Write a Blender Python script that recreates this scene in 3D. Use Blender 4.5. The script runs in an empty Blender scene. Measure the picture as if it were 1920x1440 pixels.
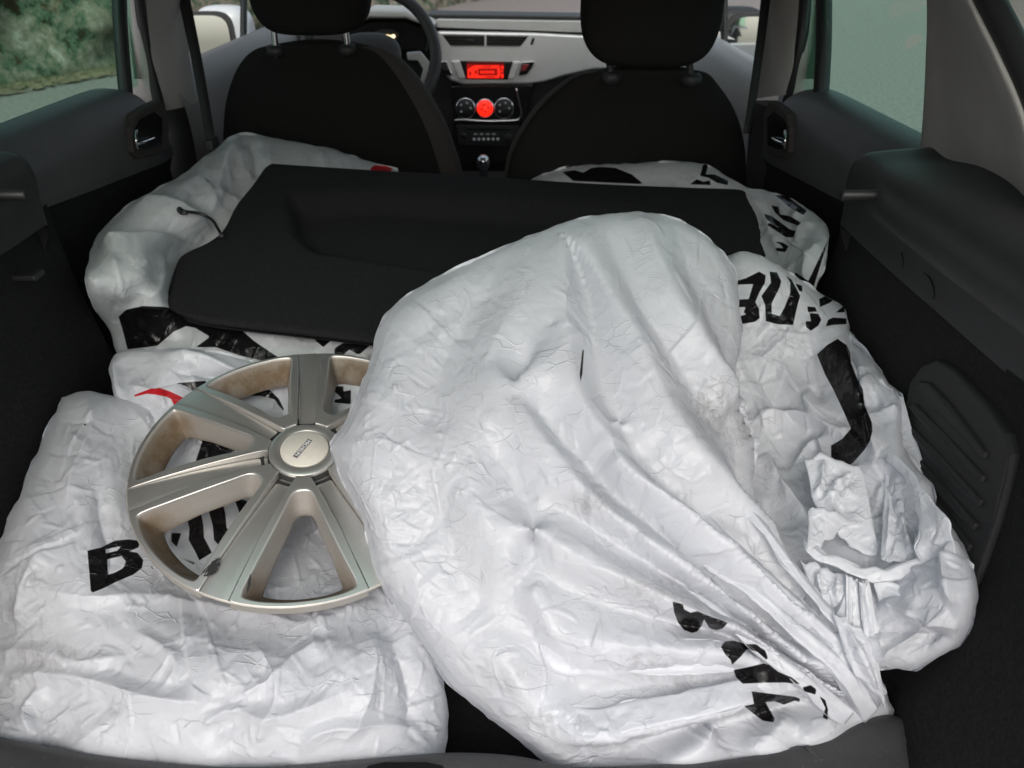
import bpy, bmesh, math
import numpy as np
from mathutils import Vector, Matrix

S = bpy.context.scene
COL = S.collection
R = math.radians

# ------------------------------------------------------------------ camera
F_PX, TILT = 1442.0, R(31)          # focal length in px of the 1920 px photograph, downward tilt
CAM = np.array([.09, -.42, 1.36])
cd = bpy.data.cameras.new('camera')
cd.sensor_width = 36; cd.lens = 36 * F_PX / 1920
cd.clip_start = .02; cd.clip_end = 500
cd.dof.use_dof = True; cd.dof.focus_distance = .86; cd.dof.aperture_fstop = 9
cam = bpy.data.objects.new('camera', cd); COL.objects.link(cam)
cam.location = CAM; cam.rotation_euler = (R(90) - TILT, 0, 0)
S.camera = cam

# ------------------------------------------------------------------ sky, sun, exposure
SUN_EL, SUN_AZ = 42, 180            # soft light from behind the camera
W = bpy.data.worlds.new('World'); S.world = W; W.use_nodes = True
nt = W.node_tree; nt.nodes.clear()
sky = nt.nodes.new('ShaderNodeTexSky'); sky.sky_type = 'NISHITA'; sky.sun_disc = False
sky.sun_elevation = R(SUN_EL); sky.sun_rotation = R(SUN_AZ); sky.dust_density = 4.0; sky.air_density = 1.0
hs = nt.nodes.new('ShaderNodeHueSaturation'); hs.inputs['Saturation'].default_value = .50
bg = nt.nodes.new('ShaderNodeBackground'); bg.inputs['Strength'].default_value = .15
wo = nt.nodes.new('ShaderNodeOutputWorld')
nt.links.new(sky.outputs[0], hs.inputs['Color']); nt.links.new(hs.outputs[0], bg.inputs['Color'])
nt.links.new(bg.outputs[0], wo.inputs['Surface'])
sl = bpy.data.lights.new('sun', 'SUN'); sl.energy = .5; sl.angle = R(30); sl.color = (1, .965, .92)
so = bpy.data.objects.new('sun', sl); COL.objects.link(so)
so.rotation_euler = (R(90 - SUN_EL), 0, R(-8)); so.location = (0, -3, 4)
S.view_settings.view_transform = 'Standard'; S.view_settings.look = 'None'
S.view_settings.gamma = 1; S.view_settings.use_curve_mapping = False
S.view_settings.exposure = .50
S.cycles.max_bounces = 8; S.cycles.transparent_max_bounces = 12
S.cycles.use_denoising = True

# ------------------------------------------------------------------ geometry helpers
_r = np.array([1., 0, 0]); _u = np.array([0, math.sin(TILT), math.cos(TILT)]); _f = np.array([0, math.cos(TILT), -math.sin(TILT)])
def ray(px, py):
    px = np.asarray(px, float); py = np.asarray(py, float)
    return ((px - 960) / F_PX)[..., None] * _r - ((py - 720) / F_PX)[..., None] * _u + _f
def at(px, py, d): return CAM + ray(px, py) * np.asarray(d, float)[..., None]
def dep(px, py, ax, v):
    i = 'xyz'.index(ax); return (v - CAM[i]) / ray(px, py)[..., i]
def on(px, py, ax, v): return at(px, py, dep(px, py, ax, v))

def tag(o, label=None, cat=None, group=None, kind=None):
    for k, v in (('label', label), ('category', cat), ('group', group), ('kind', kind)):
        if v: o[k] = v
    return o
def empty(name, loc=(0, 0, 0), **kw):
    o = bpy.data.objects.new(name, None); o.empty_display_size = .05; COL.objects.link(o); o.location = loc
    return tag(o, **kw)
def wloc(o):
    p = Vector((0, 0, 0))
    while o is not None: p = p + Vector(o.location); o = o.parent
    return np.array(p)
def obj(name, v, f, m, parent=None, smooth=True, bevel=None, seg=2, solid=None, sub=0, **kw):
    v = np.asarray(v, float)
    if parent is not None: v = v - wloc(parent)
    me = bpy.data.meshes.new(name); me.from_pydata(v.tolist(), [], [tuple(map(int, q)) for q in f]); me.update()
    if smooth: me.polygons.foreach_set('use_smooth', [True] * len(me.polygons))
    o = bpy.data.objects.new(name, me); COL.objects.link(o)
    if parent is not None: o.parent = parent
    if m is not None: me.materials.append(m)
    if solid:
        md = o.modifiers.new('solid', 'SOLIDIFY'); md.thickness = solid; md.offset = -1
    if sub:
        md = o.modifiers.new('sub', 'SUBSURF'); md.levels = md.render_levels = sub
    if bevel:
        md = o.modifiers.new('bevel', 'BEVEL'); md.width = bevel; md.segments = seg; md.limit_method = 'ANGLE'; md.angle_limit = R(40)
    return tag(o, **kw)
def grid_faces(nr, nc, wrap=False):
    i, j = np.meshgrid(np.arange(nr - 1), np.arange(nc if wrap else nc - 1), indexing='ij')
    j2 = (j + 1) % nc
    return np.stack([i * nc + j, i * nc + j2, (i + 1) * nc + j2, (i + 1) * nc + j], -1).reshape(-1, 4)
def crsp(P, n, closed=False):
    """smooth curve through points, resampled to n points by arc length"""
    P = np.asarray(P, float)
    if closed: Q = np.vstack([P[-1], P, P[0], P[1]])
    else: Q = np.vstack([2 * P[0] - P[1], P, 2 * P[-1] - P[-2]])
    out = []
    for k in range(1, len(Q) - 2):
        t = np.linspace(0, 1, 14, endpoint=False)[:, None]
        a, b, c, d = Q[k - 1], Q[k], Q[k + 1], Q[k + 2]
        out.append(.5 * (2 * b + (c - a) * t + (2 * a - 5 * b + 4 * c - d) * t ** 2 + (3 * b - a - 3 * c + d) * t ** 3))
    out.append(Q[-2][None]); out = np.vstack(out)
    s = np.r_[0, np.cumsum(np.linalg.norm(np.diff(out, axis=0), axis=1))]
    t = np.linspace(0, s[-1], n + 1)[:-1] if closed else np.linspace(0, s[-1], n)
    return np.stack([np.interp(t, s, out[:, k]) for k in range(out.shape[1])], -1)
def surf(name, rows, m, parent=None, nr=40, nc=40, **kw):
    """smooth sheet through rows of points"""
    A = [crsp(r, nc) for r in rows]
    A = np.stack([crsp(np.array([a[j] for a in A]), nr) for j in range(nc)], 1)
    return obj(name, A.reshape(-1, 3), grid_faces(nr, nc), m, parent, **kw)
def prism(name, poly, off, m, parent=None, **kw):
    """a flat 3-D polygon pushed along off"""
    P = np.asarray(poly, float); n = len(P); v = np.vstack([P, P + np.asarray(off, float)])
    f = [tuple(range(n))[::-1], tuple(range(n, 2 * n))] + [(i, (i + 1) % n, n + (i + 1) % n, n + i) for i in range(n)]
    o = obj(name, v, f, m, parent, **{'smooth': False, **kw})
    bm = bmesh.new(); bm.from_mesh(o.data); bmesh.ops.recalc_face_normals(bm, faces=bm.faces[:]); bm.to_mesh(o.data); bm.free()
    return o
def box(name, lo, hi, m, parent=None, bevel=.004, **kw):
    (a, b, c), (d, e, f) = lo, hi
    return prism(name, [(a, b, c), (d, b, c), (d, e, c), (a, e, c)], (0, 0, f - c), m, parent, bevel=bevel, **kw)
def tube_vf(P, r, n=10, cap=True):
    P = np.asarray(P, float); r = np.broadcast_to(r, len(P)); T = np.gradient(P, axis=0)
    T /= np.linalg.norm(T, axis=1)[:, None] + 1e-12
    up = np.array([0, 0, 1.]) if abs(T[0][2]) < .9 else np.array([1., 0, 0])
    V = []
    a = np.cross(T[0], up); a /= np.linalg.norm(a)
    for p, t, q in zip(P, T, r):
        a = a - t * (a @ t); a /= np.linalg.norm(a); b = np.cross(t, a)
        th = np.linspace(0, 2 * np.pi, n, endpoint=False)
        V.append(p + q * (np.cos(th)[:, None] * a + np.sin(th)[:, None] * b))
    f = [tuple(x) for x in grid_faces(len(P), n, True)]
    if cap: f += [tuple(range(n))[::-1], tuple((len(P) - 1) * n + i for i in range(n))]
    return np.vstack(V), f
def tube(name, P, r, m, parent=None, n=10, **kw):
    v, f = tube_vf(P, r, n); return obj(name, v, f, m, parent, **kw)
def frame(n, x=(1, 0, 0)):
    n = np.asarray(n, float); n = n / np.linalg.norm(n); x = np.asarray(x, float); x = x - n * (n @ x); x /= np.linalg.norm(x)
    return x, np.cross(n, x), n
def lathe(name, prof, c, n, m, parent=None, k=40, cap=True, sx=1, **kw):
    """profile of (radius, height) turned round the axis n at c"""
    x, y, z = frame(n); th = np.linspace(0, 2 * np.pi, k, endpoint=False); V = []
    for r, h in prof: V.append(np.asarray(c) + h * z + r * (sx * np.cos(th)[:, None] * x + np.sin(th)[:, None] * y))
    f = [tuple(q) for q in grid_faces(len(prof), k, True)]
    if cap: f += [tuple(range(k))[::-1], tuple((len(prof) - 1) * k + i for i in range(k))]
    return obj(name, np.vstack(V), f, m, parent, **kw)
def superbox(name, c, ax, half, m, parent=None, p=3.5, n=28, shape=None, **kw):
    """cushion: rounded box with half sizes along the axes ax; shape(u) bends the unit points"""
    th = np.linspace(-np.pi / 2, np.pi / 2, n); ph = np.linspace(0, 2 * np.pi, 2 * n, endpoint=False)
    sg = lambda a: np.sign(a) * np.abs(a) ** (2 / p)
    T, Pp = np.meshgrid(th, ph, indexing='ij')
    u = np.stack([sg(np.cos(T)) * sg(np.cos(Pp)), sg(np.cos(T)) * sg(np.sin(Pp)), sg(np.sin(T))], -1).reshape(-1, 3)
    u = u * np.asarray(half)
    if shape: u = shape(u)
    v = np.asarray(c) + u @ np.asarray(ax, float)
    return obj(name, v, grid_faces(n, 2 * n, True), m, parent, **kw)

# ------------------------------------------------------------------ materials
def nodes(name):
    m = bpy.data.materials.new(name); m.use_nodes = True; t = m.node_tree; t.nodes.clear()
    o = t.nodes.new('ShaderNodeOutputMaterial')
    def N(k, **inp):
        n = t.nodes.new('ShaderNode' + k)
        for a, b in inp.items():
            a = a.replace('_', ' ')
            if a in n.inputs: n.inputs[a].default_value = b
            else: setattr(n, a.replace(' ', '_'), b)
        return n
    L = lambda a, b: t.links.new(a, b)
    return m, N, L, o
def rgba(c): return (*c, 1)
def mat(name, col, rough=.5, metal=0, var=.0, vscale=30, bump=0, bscale=400, spec=.5, rvar=0, emit=None, estr=1, dust=0):
    m, N, L, o = nodes(name)
    b = N('BsdfPrincipled', Roughness=rough, Metallic=metal, Specular_IOR_Level=spec, Base_Color=rgba(col))
    L(b.outputs[0], o.inputs['Surface']); tc = N('TexCoord')
    if var or dust or rvar:
        n = N('TexNoise', Scale=vscale, Detail=6.0, Roughness=.65); L(tc.outputs['Object'], n.inputs['Vector'])
        r = N('ValToRGB'); L(n.outputs[0], r.inputs[0])
        r.color_ramp.elements[0].position = .3; r.color_ramp.elements[1].position = .72
        r.color_ramp.elements[0].color = rgba([c * (1 - var) for c in col]); r.color_ramp.elements[1].color = rgba([min(1, c * (1 + var)) for c in col])
        src = r.outputs[0]
        if dust:
            n2 = N('TexNoise', Scale=260.0, Detail=3.0, Roughness=.7); L(tc.outputs['Object'], n2.inputs['Vector'])
            r2 = N('ValToRGB'); L(n2.outputs[0], r2.inputs[0]); r2.color_ramp.elements[0].position = .66; r2.color_ramp.elements[1].position = .76
            mx = N('MixRGB'); L(r2.outputs[0], mx.inputs[0]); L(src, mx.inputs[1]); mx.inputs[2].default_value = rgba([c + dust for c in col]); src = mx.outputs[0]
        L(src, b.inputs['Base Color'])
        if rvar:
            mr = N('MapRange', To_Min=rough - rvar, To_Max=rough + rvar); L(n.outputs[0], mr.inputs[0]); L(mr.outputs[0], b.inputs['Roughness'])
    if bump:
        nb = N('TexNoise', Scale=bscale, Detail=3.0); L(tc.outputs['Object'], nb.inputs['Vector'])
        bp = N('Bump', Strength=bump, Distance=.001); L(nb.outputs[0], bp.inputs['Height']); L(bp.outputs[0], b.inputs['Normal'])
    if emit: b.inputs['Emission Color'].default_value = rgba(emit); b.inputs['Emission Strength'].default_value = estr
    return m
def glass(name, tint, refl=.07):
    m, N, L, o = nodes(name)
    a = N('BsdfTransparent', Color=rgba(tint)); g = N('BsdfGlossy', Roughness=.02); g.inputs[0].default_value = (.9, .95, .92, 1)
    x = N('MixShader', Fac=refl); L(a.outputs[0], x.inputs[1]); L(g.outputs[0], x.inputs[2]); L(x.outputs[0], o.inputs['Surface'])
    return m
def plastic(name, tone=(.80, .82, .865), trans=.42, crinkle=.17, rough=.29):
    """thin white polythene: printed areas and smudges come from mesh attributes"""
    m, N, L, o = nodes(name); tc = N('TexCoord')
    def ramp(src, lo, hi):
        r = N('MapRange', From_Min=lo, From_Max=hi); r.clamp = True; L(src, r.inputs[0]); return r.outputs[0]
    at_ = lambda a: N('Attribute', attribute_name=a).outputs['Fac']
    n1 = N('TexNoise', Scale=9.0, Detail=2.0); L(tc.outputs['Object'], n1.inputs['Vector'])
    c1 = N('MixRGB'); c1.inputs[1].default_value = rgba([t * .93 for t in tone]); c1.inputs[2].default_value = rgba([min(t * 1.04, .9) for t in tone]); L(n1.outputs[0], c1.inputs[0])
    # smudges, broken up into scratches
    n2 = N('TexNoise', Scale=70.0, Detail=4.0, Roughness=.75, Distortion=1.2); L(tc.outputs['Object'], n2.inputs['Vector'])
    mu = N('Math', operation='MULTIPLY'); L(at_('dirt'), mu.inputs[0]); L(ramp(n2.outputs[0], .40, .66), mu.inputs[1])
    c2 = N('MixRGB'); L(mu.outputs[0], c2.inputs[0]); L(c1.outputs[0], c2.inputs[1]); c2.inputs[2].default_value = (.25, .225, .21, 1)
    sp = N('TexNoise', Scale=420.0, Detail=2.0); L(tc.outputs['Object'], sp.inputs['Vector'])
    sm = N('Math', operation='MULTIPLY'); L(ramp(sp.outputs[0], .735, .765), sm.inputs[0]); sm.inputs[1].default_value = .6
    c2b = N('MixRGB'); L(sm.outputs[0], c2b.inputs[0]); L(c2.outputs[0], c2b.inputs[1]); c2b.inputs[2].default_value = (.2, .19, .18, 1)
    pk, pr = ramp(at_('print_black'), -.7, .7), ramp(at_('print_red'), -.7, .7)
    c3 = N('MixRGB'); L(pr, c3.inputs[0]); L(c2b.outputs[0], c3.inputs[1]); c3.inputs[2].default_value = (.62, .02, .03, 1)
    c4 = N('MixRGB'); L(pk, c4.inputs[0]); L(c3.outputs[0], c4.inputs[1]); c4.inputs[2].default_value = (.012, .011, .012, 1)
    # crinkles too fine for the mesh: flat facets with sharp straight edges
    wv = N('TexNoise', Scale=14.0, Detail=1.0); L(tc.outputs['Object'], wv.inputs['Vector']); wm = N('VectorMath', operation='MULTIPLY_ADD'); L(wv.outputs['Color'], wm.inputs[0]); wm.inputs[1].default_value = (.03, .03, .03); L(tc.outputs['Object'], wm.inputs[2])
    hs_ = None
    for sc, sl_, rot, st in ((110.0, .7, (1.1, .5, 2.0), (.55, 1, .8)), (260.0, .6, (.2, 1.3, 1.2), (1, .6, .7))):
        mp = N('Mapping'); L(wm.outputs[0], mp.inputs['Vector']); mp.inputs['Rotation'].default_value = rot; mp.inputs['Scale'].default_value = st
        v = N('TexVoronoi', Scale=sc); L(mp.outputs[0], v.inputs['Vector'])
        d_ = N('VectorMath', operation='SUBTRACT'); L(mp.outputs[0], d_.inputs[0]); L(v.outputs['Position'], d_.inputs[1])
        c_ = N('VectorMath', operation='SUBTRACT'); L(v.outputs['Color'], c_.inputs[0]); c_.inputs[1].default_value = (.5, .5, .5)
        dt = N('VectorMath', operation='DOT_PRODUCT'); L(d_.outputs[0], dt.inputs[0]); L(c_.outputs[0], dt.inputs[1])
        ml = N('Math', operation='MULTIPLY_ADD'); L(dt.outputs['Value'], ml.inputs[0]); ml.inputs[1].default_value = sl_ * crinkle
        if hs_ is not None: L(hs_, ml.inputs[2])
        else: ml.inputs[2].default_value = 0
        hs_ = ml.outputs[0]
    msk = N('Math', operation='MULTIPLY'); L(hs_, msk.inputs[0]); L(ramp(n1.outputs[0], .25, .70), msk.inputs[1])
    hh_ = msk.outputs[0]
    for sc, hgt, rot, st in ((30.0, .0007, (.9, .1, .3), (1, .36, .8)), (92.0, .0006, (.3, .7, 1.9), (.5, 1, .9))):
        mp = N('Mapping'); L(wm.outputs[0], mp.inputs['Vector']); mp.inputs['Rotation'].default_value = rot; mp.inputs['Scale'].default_value = st
        v = N('TexVoronoi', Scale=sc, feature='DISTANCE_TO_EDGE'); L(mp.outputs[0], v.inputs['Vector'])
        nm = N('TexNoise', Scale=sc * .55, Detail=1.0); L(mp.outputs[0], nm.inputs['Vector'])
        k1 = N('Math', operation='MULTIPLY'); L(ramp(v.outputs['Distance'], .075, .0), k1.inputs[0]); L(ramp(nm.outputs[0], .50, .64), k1.inputs[1])
        k2 = N('Math', operation='MULTIPLY_ADD'); L(k1.outputs[0], k2.inputs[0]); k2.inputs[1].default_value = hgt; L(hh_, k2.inputs[2]); hh_ = k2.outputs[0]
    b3 = N('Bump', Strength=1.0, Distance=1.0); L(hh_, b3.inputs['Height'])
    p = N('BsdfPrincipled', Roughness=rough, Specular_IOR_Level=.5); L(c4.outputs[0], p.inputs['Base Color']); L(b3.outputs[0], p.inputs['Normal'])
    rr = N('MapRange', To_Min=rough - .12, To_Max=rough + .14); L(n1.outputs[0], rr.inputs[0])
    rk = N('MixRGB'); L(pk, rk.inputs[0]); L(rr.outputs[0], rk.inputs[1]); rk.inputs[2].default_value = (.22, .22, .22, 1); L(rk.outputs[0], p.inputs['Roughness'])
    tr = N('BsdfTranslucent'); L(c4.outputs[0], tr.inputs['Color'])
    x = N('MixShader', Fac=trans); L(p.outputs[0], x.inputs[1]); L(tr.outputs[0], x.inputs[2]); L(x.outputs[0], o.inputs['Surface'])
    return m

M = dict(
    plast=mat('dark_plastic', (.021, .021, .022), .55, var=.15, vscale=40, bump=.5, bscale=900, dust=.05),
    sill=mat('sill_plastic', (.045, .045, .047), .5, var=.2, vscale=18, bump=.5, bscale=1200, dust=.10, rvar=.12),
    door=mat('door_plastic', (.075, .075, .076), .48, var=.12, bump=.4, bscale=1100),
    carpet=mat('black_carpet', (.020, .0195, .020), .95, var=.35, vscale=220, bump=1.0, bscale=900, spec=.1, dust=.02),
    shelf=mat('shelf_felt', (.013, .0135, .014), .9, var=.4, vscale=300, bump=.8, bscale=1400, spec=.15, dust=.012),
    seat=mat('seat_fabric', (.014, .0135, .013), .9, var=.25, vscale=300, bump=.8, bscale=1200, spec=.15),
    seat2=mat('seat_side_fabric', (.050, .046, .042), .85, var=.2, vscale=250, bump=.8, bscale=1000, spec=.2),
    trim=mat('pillar_trim', (.34, .335, .32), .6, var=.05, bump=.3, bscale=1500),
    quarter=mat('quarter_trim', (.34, .32, .30), .65, var=.06, bump=.4, bscale=1500),
    rubber=mat('rubber_seal', (.012, .012, .013), .5),
    body=mat('body_paint', (.62, .63, .66), .25, var=.02),
    dashgrey=mat('dash_grey', (.47, .47, .46), .5, var=.05, bump=.2, bscale=900),
    silver=mat('dash_silver', (.74, .74, .735), .36, metal=.35, var=.04),
    chrome=mat('chrome', (.75, .75, .76), .12, metal=1),
    black=mat('gloss_black', (.01, .01, .01), .25),
    vent=mat('vent_plastic', (.013, .013, .0135), .65, bump=.4, bscale=900, dust=.03, var=.1),
    wheelrim=mat('steering_rim', (.06, .06, .06), .45),
    belt=mat('seat_belt', (.012, .012, .012), .7, bump=.6, bscale=900),
    red=mat('lit_red', (.2, .01, .005), .3, emit=(1, .02, .008), estr=.95),
    red_lcd=mat('display_backlight', (.05, .0, .0), .3, emit=(1, .012, .006), estr=.22),
    red_dim=mat('dim_red', (.03, .002, .002), .3, emit=(1, .03, .02), estr=.04),
    redmark=mat('display_dark', (.03, .0, .0), .3),
    glow=mat('gauge_glow', (.4, .3, .15), .4, emit=(1, .75, .4), estr=1.6),
    white=mat('white_marks', (.8, .8, .78), .4),
    green=glass('tinted_glass', (.56, .90, .73), .03),
    clear=glass('screen_glass', (.92, .97, .94), .02),
    mirror=mat('mirror_glass', (.50, .54, .57), .03, metal=1),
    asphalt=mat('asphalt', (.22, .19, .185), .9, var=.4, vscale=26, rvar=.02),
)
# ------------------------------------------------------------------ thin plastic: base surface, traced folds, wrinkling
def vnoise(x, y, seed, n=64):
    rg = np.random.default_rng(seed); G = rg.normal(size=(n, n))
    xi, yi = np.floor(x).astype(int), np.floor(y).astype(int); fx, fy = x - xi, y - yi
    fx = fx * fx * (3 - 2 * fx); fy = fy * fy * (3 - 2 * fy); g = lambda a, b: G[a % n, b % n]
    return (g(xi, yi) * (1 - fx) + g(xi + 1, yi) * fx) * (1 - fy) + (g(xi, yi + 1) * (1 - fx) + g(xi + 1, yi + 1) * fx) * fy
def tps(c, v, q, lam=30.):
    c = np.asarray(c, float); n = len(c)
    K = lambda a, b: (lambda r2: .5 * r2 * np.log(r2 + 1e-9))(((a[:, None] - b[None]) ** 2).sum(-1) / 1e4)
    A = np.zeros((n + 3, n + 3)); A[:n, :n] = K(c, c) + np.eye(n) * lam / 1e3; P = np.c_[np.ones(n), c / 100]
    A[:n, n:] = P; A[n:, :n] = P.T
    w = np.linalg.solve(A, np.r_[np.asarray(v, float), 0, 0, 0]); s = q.shape[:-1]; q = q.reshape(-1, 2)
    return (K(q, c) @ w[:n] + np.c_[np.ones(len(q)), q / 100] @ w[n:]).reshape(s)
def fold_field(px, folds, outline, scatter, seed):
    # flat panels between sharp ridge and valley lines: interpolation with a linear kernel
    P, H = [], []
    for pts, h in folds:
        pts = np.asarray(pts, float); ln = np.linalg.norm(np.diff(pts, axis=0), axis=1).sum(); c = crsp(pts, max(3, int(ln / 13))); hh = np.interp(np.linspace(0, 1, len(c)), np.linspace(0, 1, len(h)), h) if isinstance(h, (tuple, list)) else np.full(len(c), float(h)) * np.clip(np.minimum(np.linspace(0, 1, len(c)), np.linspace(1, 0, len(c))) / .18, .15, 1)
        P.append(c); H.append(hh)
    P.append(outline); H.append(np.zeros(len(outline)))
    if scatter:
        sp, am = scatter; rg = np.random.default_rng(seed + 900); lo, hi = outline.min(0), outline.max(0)
        gx, gy = np.meshgrid(np.arange(lo[0], hi[0], sp), np.arange(lo[1], hi[1], sp)); q = np.stack([gx, gy], -1).reshape(-1, 2) + rg.uniform(-.48, .48, (gx.size, 2)) * sp
        ok = (poly_sdf(q, outline) > sp * .5)
        for c in P[:-1]: ok &= np.linalg.norm(q[:, None] - c[None], axis=2).min(1) > sp * .55
        q = q[ok]; P.append(q); H.append(np.full(len(q), np.nan))
    n0 = sum(len(c) for c in P[:-1]) if scatter else sum(map(len, P))
    P = np.vstack(P) / 100; H = np.concatenate(H)
    def solve(P, H):
        n = len(P); A = np.ones((n + 1, n + 1)); A[:n, :n] = -np.linalg.norm(P[:, None] - P[None], axis=2) - np.eye(n) * .02; A[n, n] = 0
        return np.linalg.solve(A, np.r_[H, 0])
    def ev(Q, P, w):
        out = np.empty(len(Q))
        for k in range(0, len(Q), 16000):
            d = Q[k:k + 16000, None] - P[None]; out[k:k + 16000] = -np.sqrt((d * d).sum(-1)) @ w[:-1] + w[-1]
        return out
    if scatter and np.isnan(H).any():
        w = solve(P[:n0], H[:n0]); rg = np.random.default_rng(seed + 901); H[n0:] = ev(P[n0:], P[:n0], w) + rg.normal(0, scatter[1] / 1.6, len(P) - n0)
    return ev(px.reshape(-1, 2) / 100, P, solve(P, H)).reshape(px.shape[:2])
def seg_dist(Q, pts):
    """distance, side and position along a polyline for every point of Q"""
    P = np.asarray(pts, float); best = np.full(Q.shape[:-1], 1e9); side = np.zeros_like(best); tt = np.zeros_like(best)
    ln = np.r_[0, np.cumsum(np.linalg.norm(np.diff(P, axis=0), axis=1))]
    for a, b, l in zip(P[:-1], P[1:], ln[:-1]):
        e = b - a; L2 = e @ e; r = Q - a; t = np.clip((r @ e) / L2, 0, 1); d = np.linalg.norm(r - t[..., None] * e, axis=-1)
        m = d < best; best = np.where(m, d, best); side = np.where(m, e[0] * r[..., 1] - e[1] * r[..., 0], side); tt = np.where(m, (l + t * math.sqrt(L2)) / ln[-1], tt)
    return best, side, tt
def poly_sdf(Q, poly):
    """positive inside"""
    P = np.asarray(poly, float); d, _, _ = seg_dist(Q, np.vstack([P, P[:1]])); ins = np.zeros(Q.shape[:-1], bool)
    for a, b in zip(P, np.roll(P, -1, 0)):
        c = (a[1] > Q[..., 1]) != (b[1] > Q[..., 1])
        ins ^= c & (Q[..., 0] < (b[0] - a[0]) * (Q[..., 1] - a[1]) / (b[1] - a[1] + 1e-12) + a[0])
    return np.where(ins, d, -d)
def coons(top, right, bottom, left, S_, T_):
    cv = lambda p: (lambda c: (lambda s: np.stack([np.interp(s, np.linspace(0, 1, 400), c[:, k]) for k in (0, 1)], -1)))(crsp(p, 400))
    t, r, b, l = map(cv, (top, right, bottom, left)); s, u = S_[..., None], T_[..., None]
    c00, c10, c01, c11 = (np.asarray(q, float) for q in (top[0], top[-1], bottom[0], bottom[-1]))
    return (1 - u) * t(S_) + u * b(S_) + (1 - s) * l(T_) + s * r(T_) - ((1 - s) * (1 - u) * c00 + s * (1 - u) * c10 + (1 - s) * u * c01 + s * u * c11)
def facets(x, y, seed, n=96):
    # straight-sided facets: linear interpolation over a triangle lattice
    G = np.random.default_rng(seed).normal(size=(n, n)); i, j = np.floor(x).astype(int), np.floor(y).astype(int); fx, fy = x - i, y - j; g = lambda a, b: G[a % n, b % n]
    h00, h10, h01, h11 = g(i, j), g(i + 1, j), g(i, j + 1), g(i + 1, j + 1)
    return np.where(fx + fy < 1, h00 + (h10 - h00) * fx + (h01 - h00) * fy, h11 + (h01 - h11) * (1 - fx) + (h10 - h11) * (1 - fy))
def crumple(px, seed, k=1., big=1., lines=(120, 300), to=None, dirs=None):
    """sharp straight creases of all lengths plus small flat facets"""
    x, y = px[..., 0], px[..., 1]; h = np.zeros(x.shape); rg = np.random.default_rng(seed + 500)
    for o, (sc, am, an, st) in enumerate(((58, .0008 * big, .5, 2.2), (27, .0008, 1.3, 1.9), (13, .00045, -.4, 1.6))):
        wx = x + sc * .8 * vnoise(x / sc / 2, y / sc / 2, seed + o); wy = y + sc * .8 * vnoise(x / sc / 2, y / sc / 2, seed + 20 + o)
        u, v = (wx * math.cos(an + seed) + wy * math.sin(an + seed)) / sc / st, (-wx * math.sin(an + seed) + wy * math.cos(an + seed)) / sc
        w = np.clip(.5 + .7 * vnoise(x / 90, y / 90, seed + 40 + o), .03, 1.4); h = h + am * w * facets(u, v, seed + 60 + o)
    xf, yf, hf = x.ravel(), y.ravel(), h.ravel(); q = px.reshape(-1, 2); pool = q[rg.integers(0, len(q), 4000)]
    dens = .5 + .5 * vnoise(pool[:, 0] / 120, pool[:, 1] / 120, seed + 90); pool = pool[rg.uniform(0, 1, len(pool)) < np.clip(dens, .12, 1)]; n = 0
    for cnt, ln, ws, wl, sl in ((lines[0], (50, 230), (2.5, 6), (14, 40), (.06, .15)), (lines[1], (14, 60), (2.2, 4), (5, 14), (.12, .32))):
        for _ in range(cnt):
            c = pool[n % len(pool)]; n += 1; L = rg.uniform(*ln); a = rg.uniform(0, np.pi)
            if to is not None and rg.uniform() < to[2]: a = math.atan2(to[1] - c[1], to[0] - c[0]) + rg.normal(0, .22)
            elif dirs is not None and rg.uniform() < .6: a = dirs[rg.integers(len(dirs))] + rg.normal(0, .25)
            e = np.array([math.cos(a), math.sin(a)]); W1, W2 = rg.uniform(*ws), rg.uniform(*wl)
            if rg.uniform() < .5: W1, W2 = W2, W1
            m = np.flatnonzero((np.abs(xf - c[0]) < L / 2 + 1) & (np.abs(yf - c[1]) < L / 2 + 1) if False else (np.abs((xf - c[0]) * -e[1] + (yf - c[1]) * e[0]) < max(W1, W2)) & (np.abs((xf - c[0]) * e[0] + (yf - c[1]) * e[1]) < L / 2))
            if not len(m): continue
            t = ((xf[m] - c[0]) * e[0] + (yf[m] - c[1]) * e[1]) / L * 2; s_ = (xf[m] - c[0]) * -e[1] + (yf[m] - c[1]) * e[0] + rg.normal(0, .06) * L * (1 - t * t)
            p = np.clip(1 - np.abs(s_) / np.where(s_ < 0, W1, W2), 0, 1) ** 1.35
            hf[m] += (1 if rg.uniform() < .72 else -.7) * max(W1, W2) * .0006 * rg.uniform(*sl) * p * np.clip(1 - t * t, 0, 1) ** .8
    return hf.reshape(x.shape) * k
def normals(X):
    n = np.cross(np.gradient(X, axis=0), np.gradient(X, axis=1)); n /= np.linalg.norm(n, axis=-1, keepdims=True) + 1e-12
    return n
FAM = ((0, 1), (1, 0), (1, 1), (1, -1))
def views(A, dx, dy):
    n, m = A.shape[:2]
    if dy < 0: return A[:n - dx, -dy:], A[dx:, :m + dy]
    return A[:n - dx, :m - dy], A[dx:, dy:]
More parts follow.
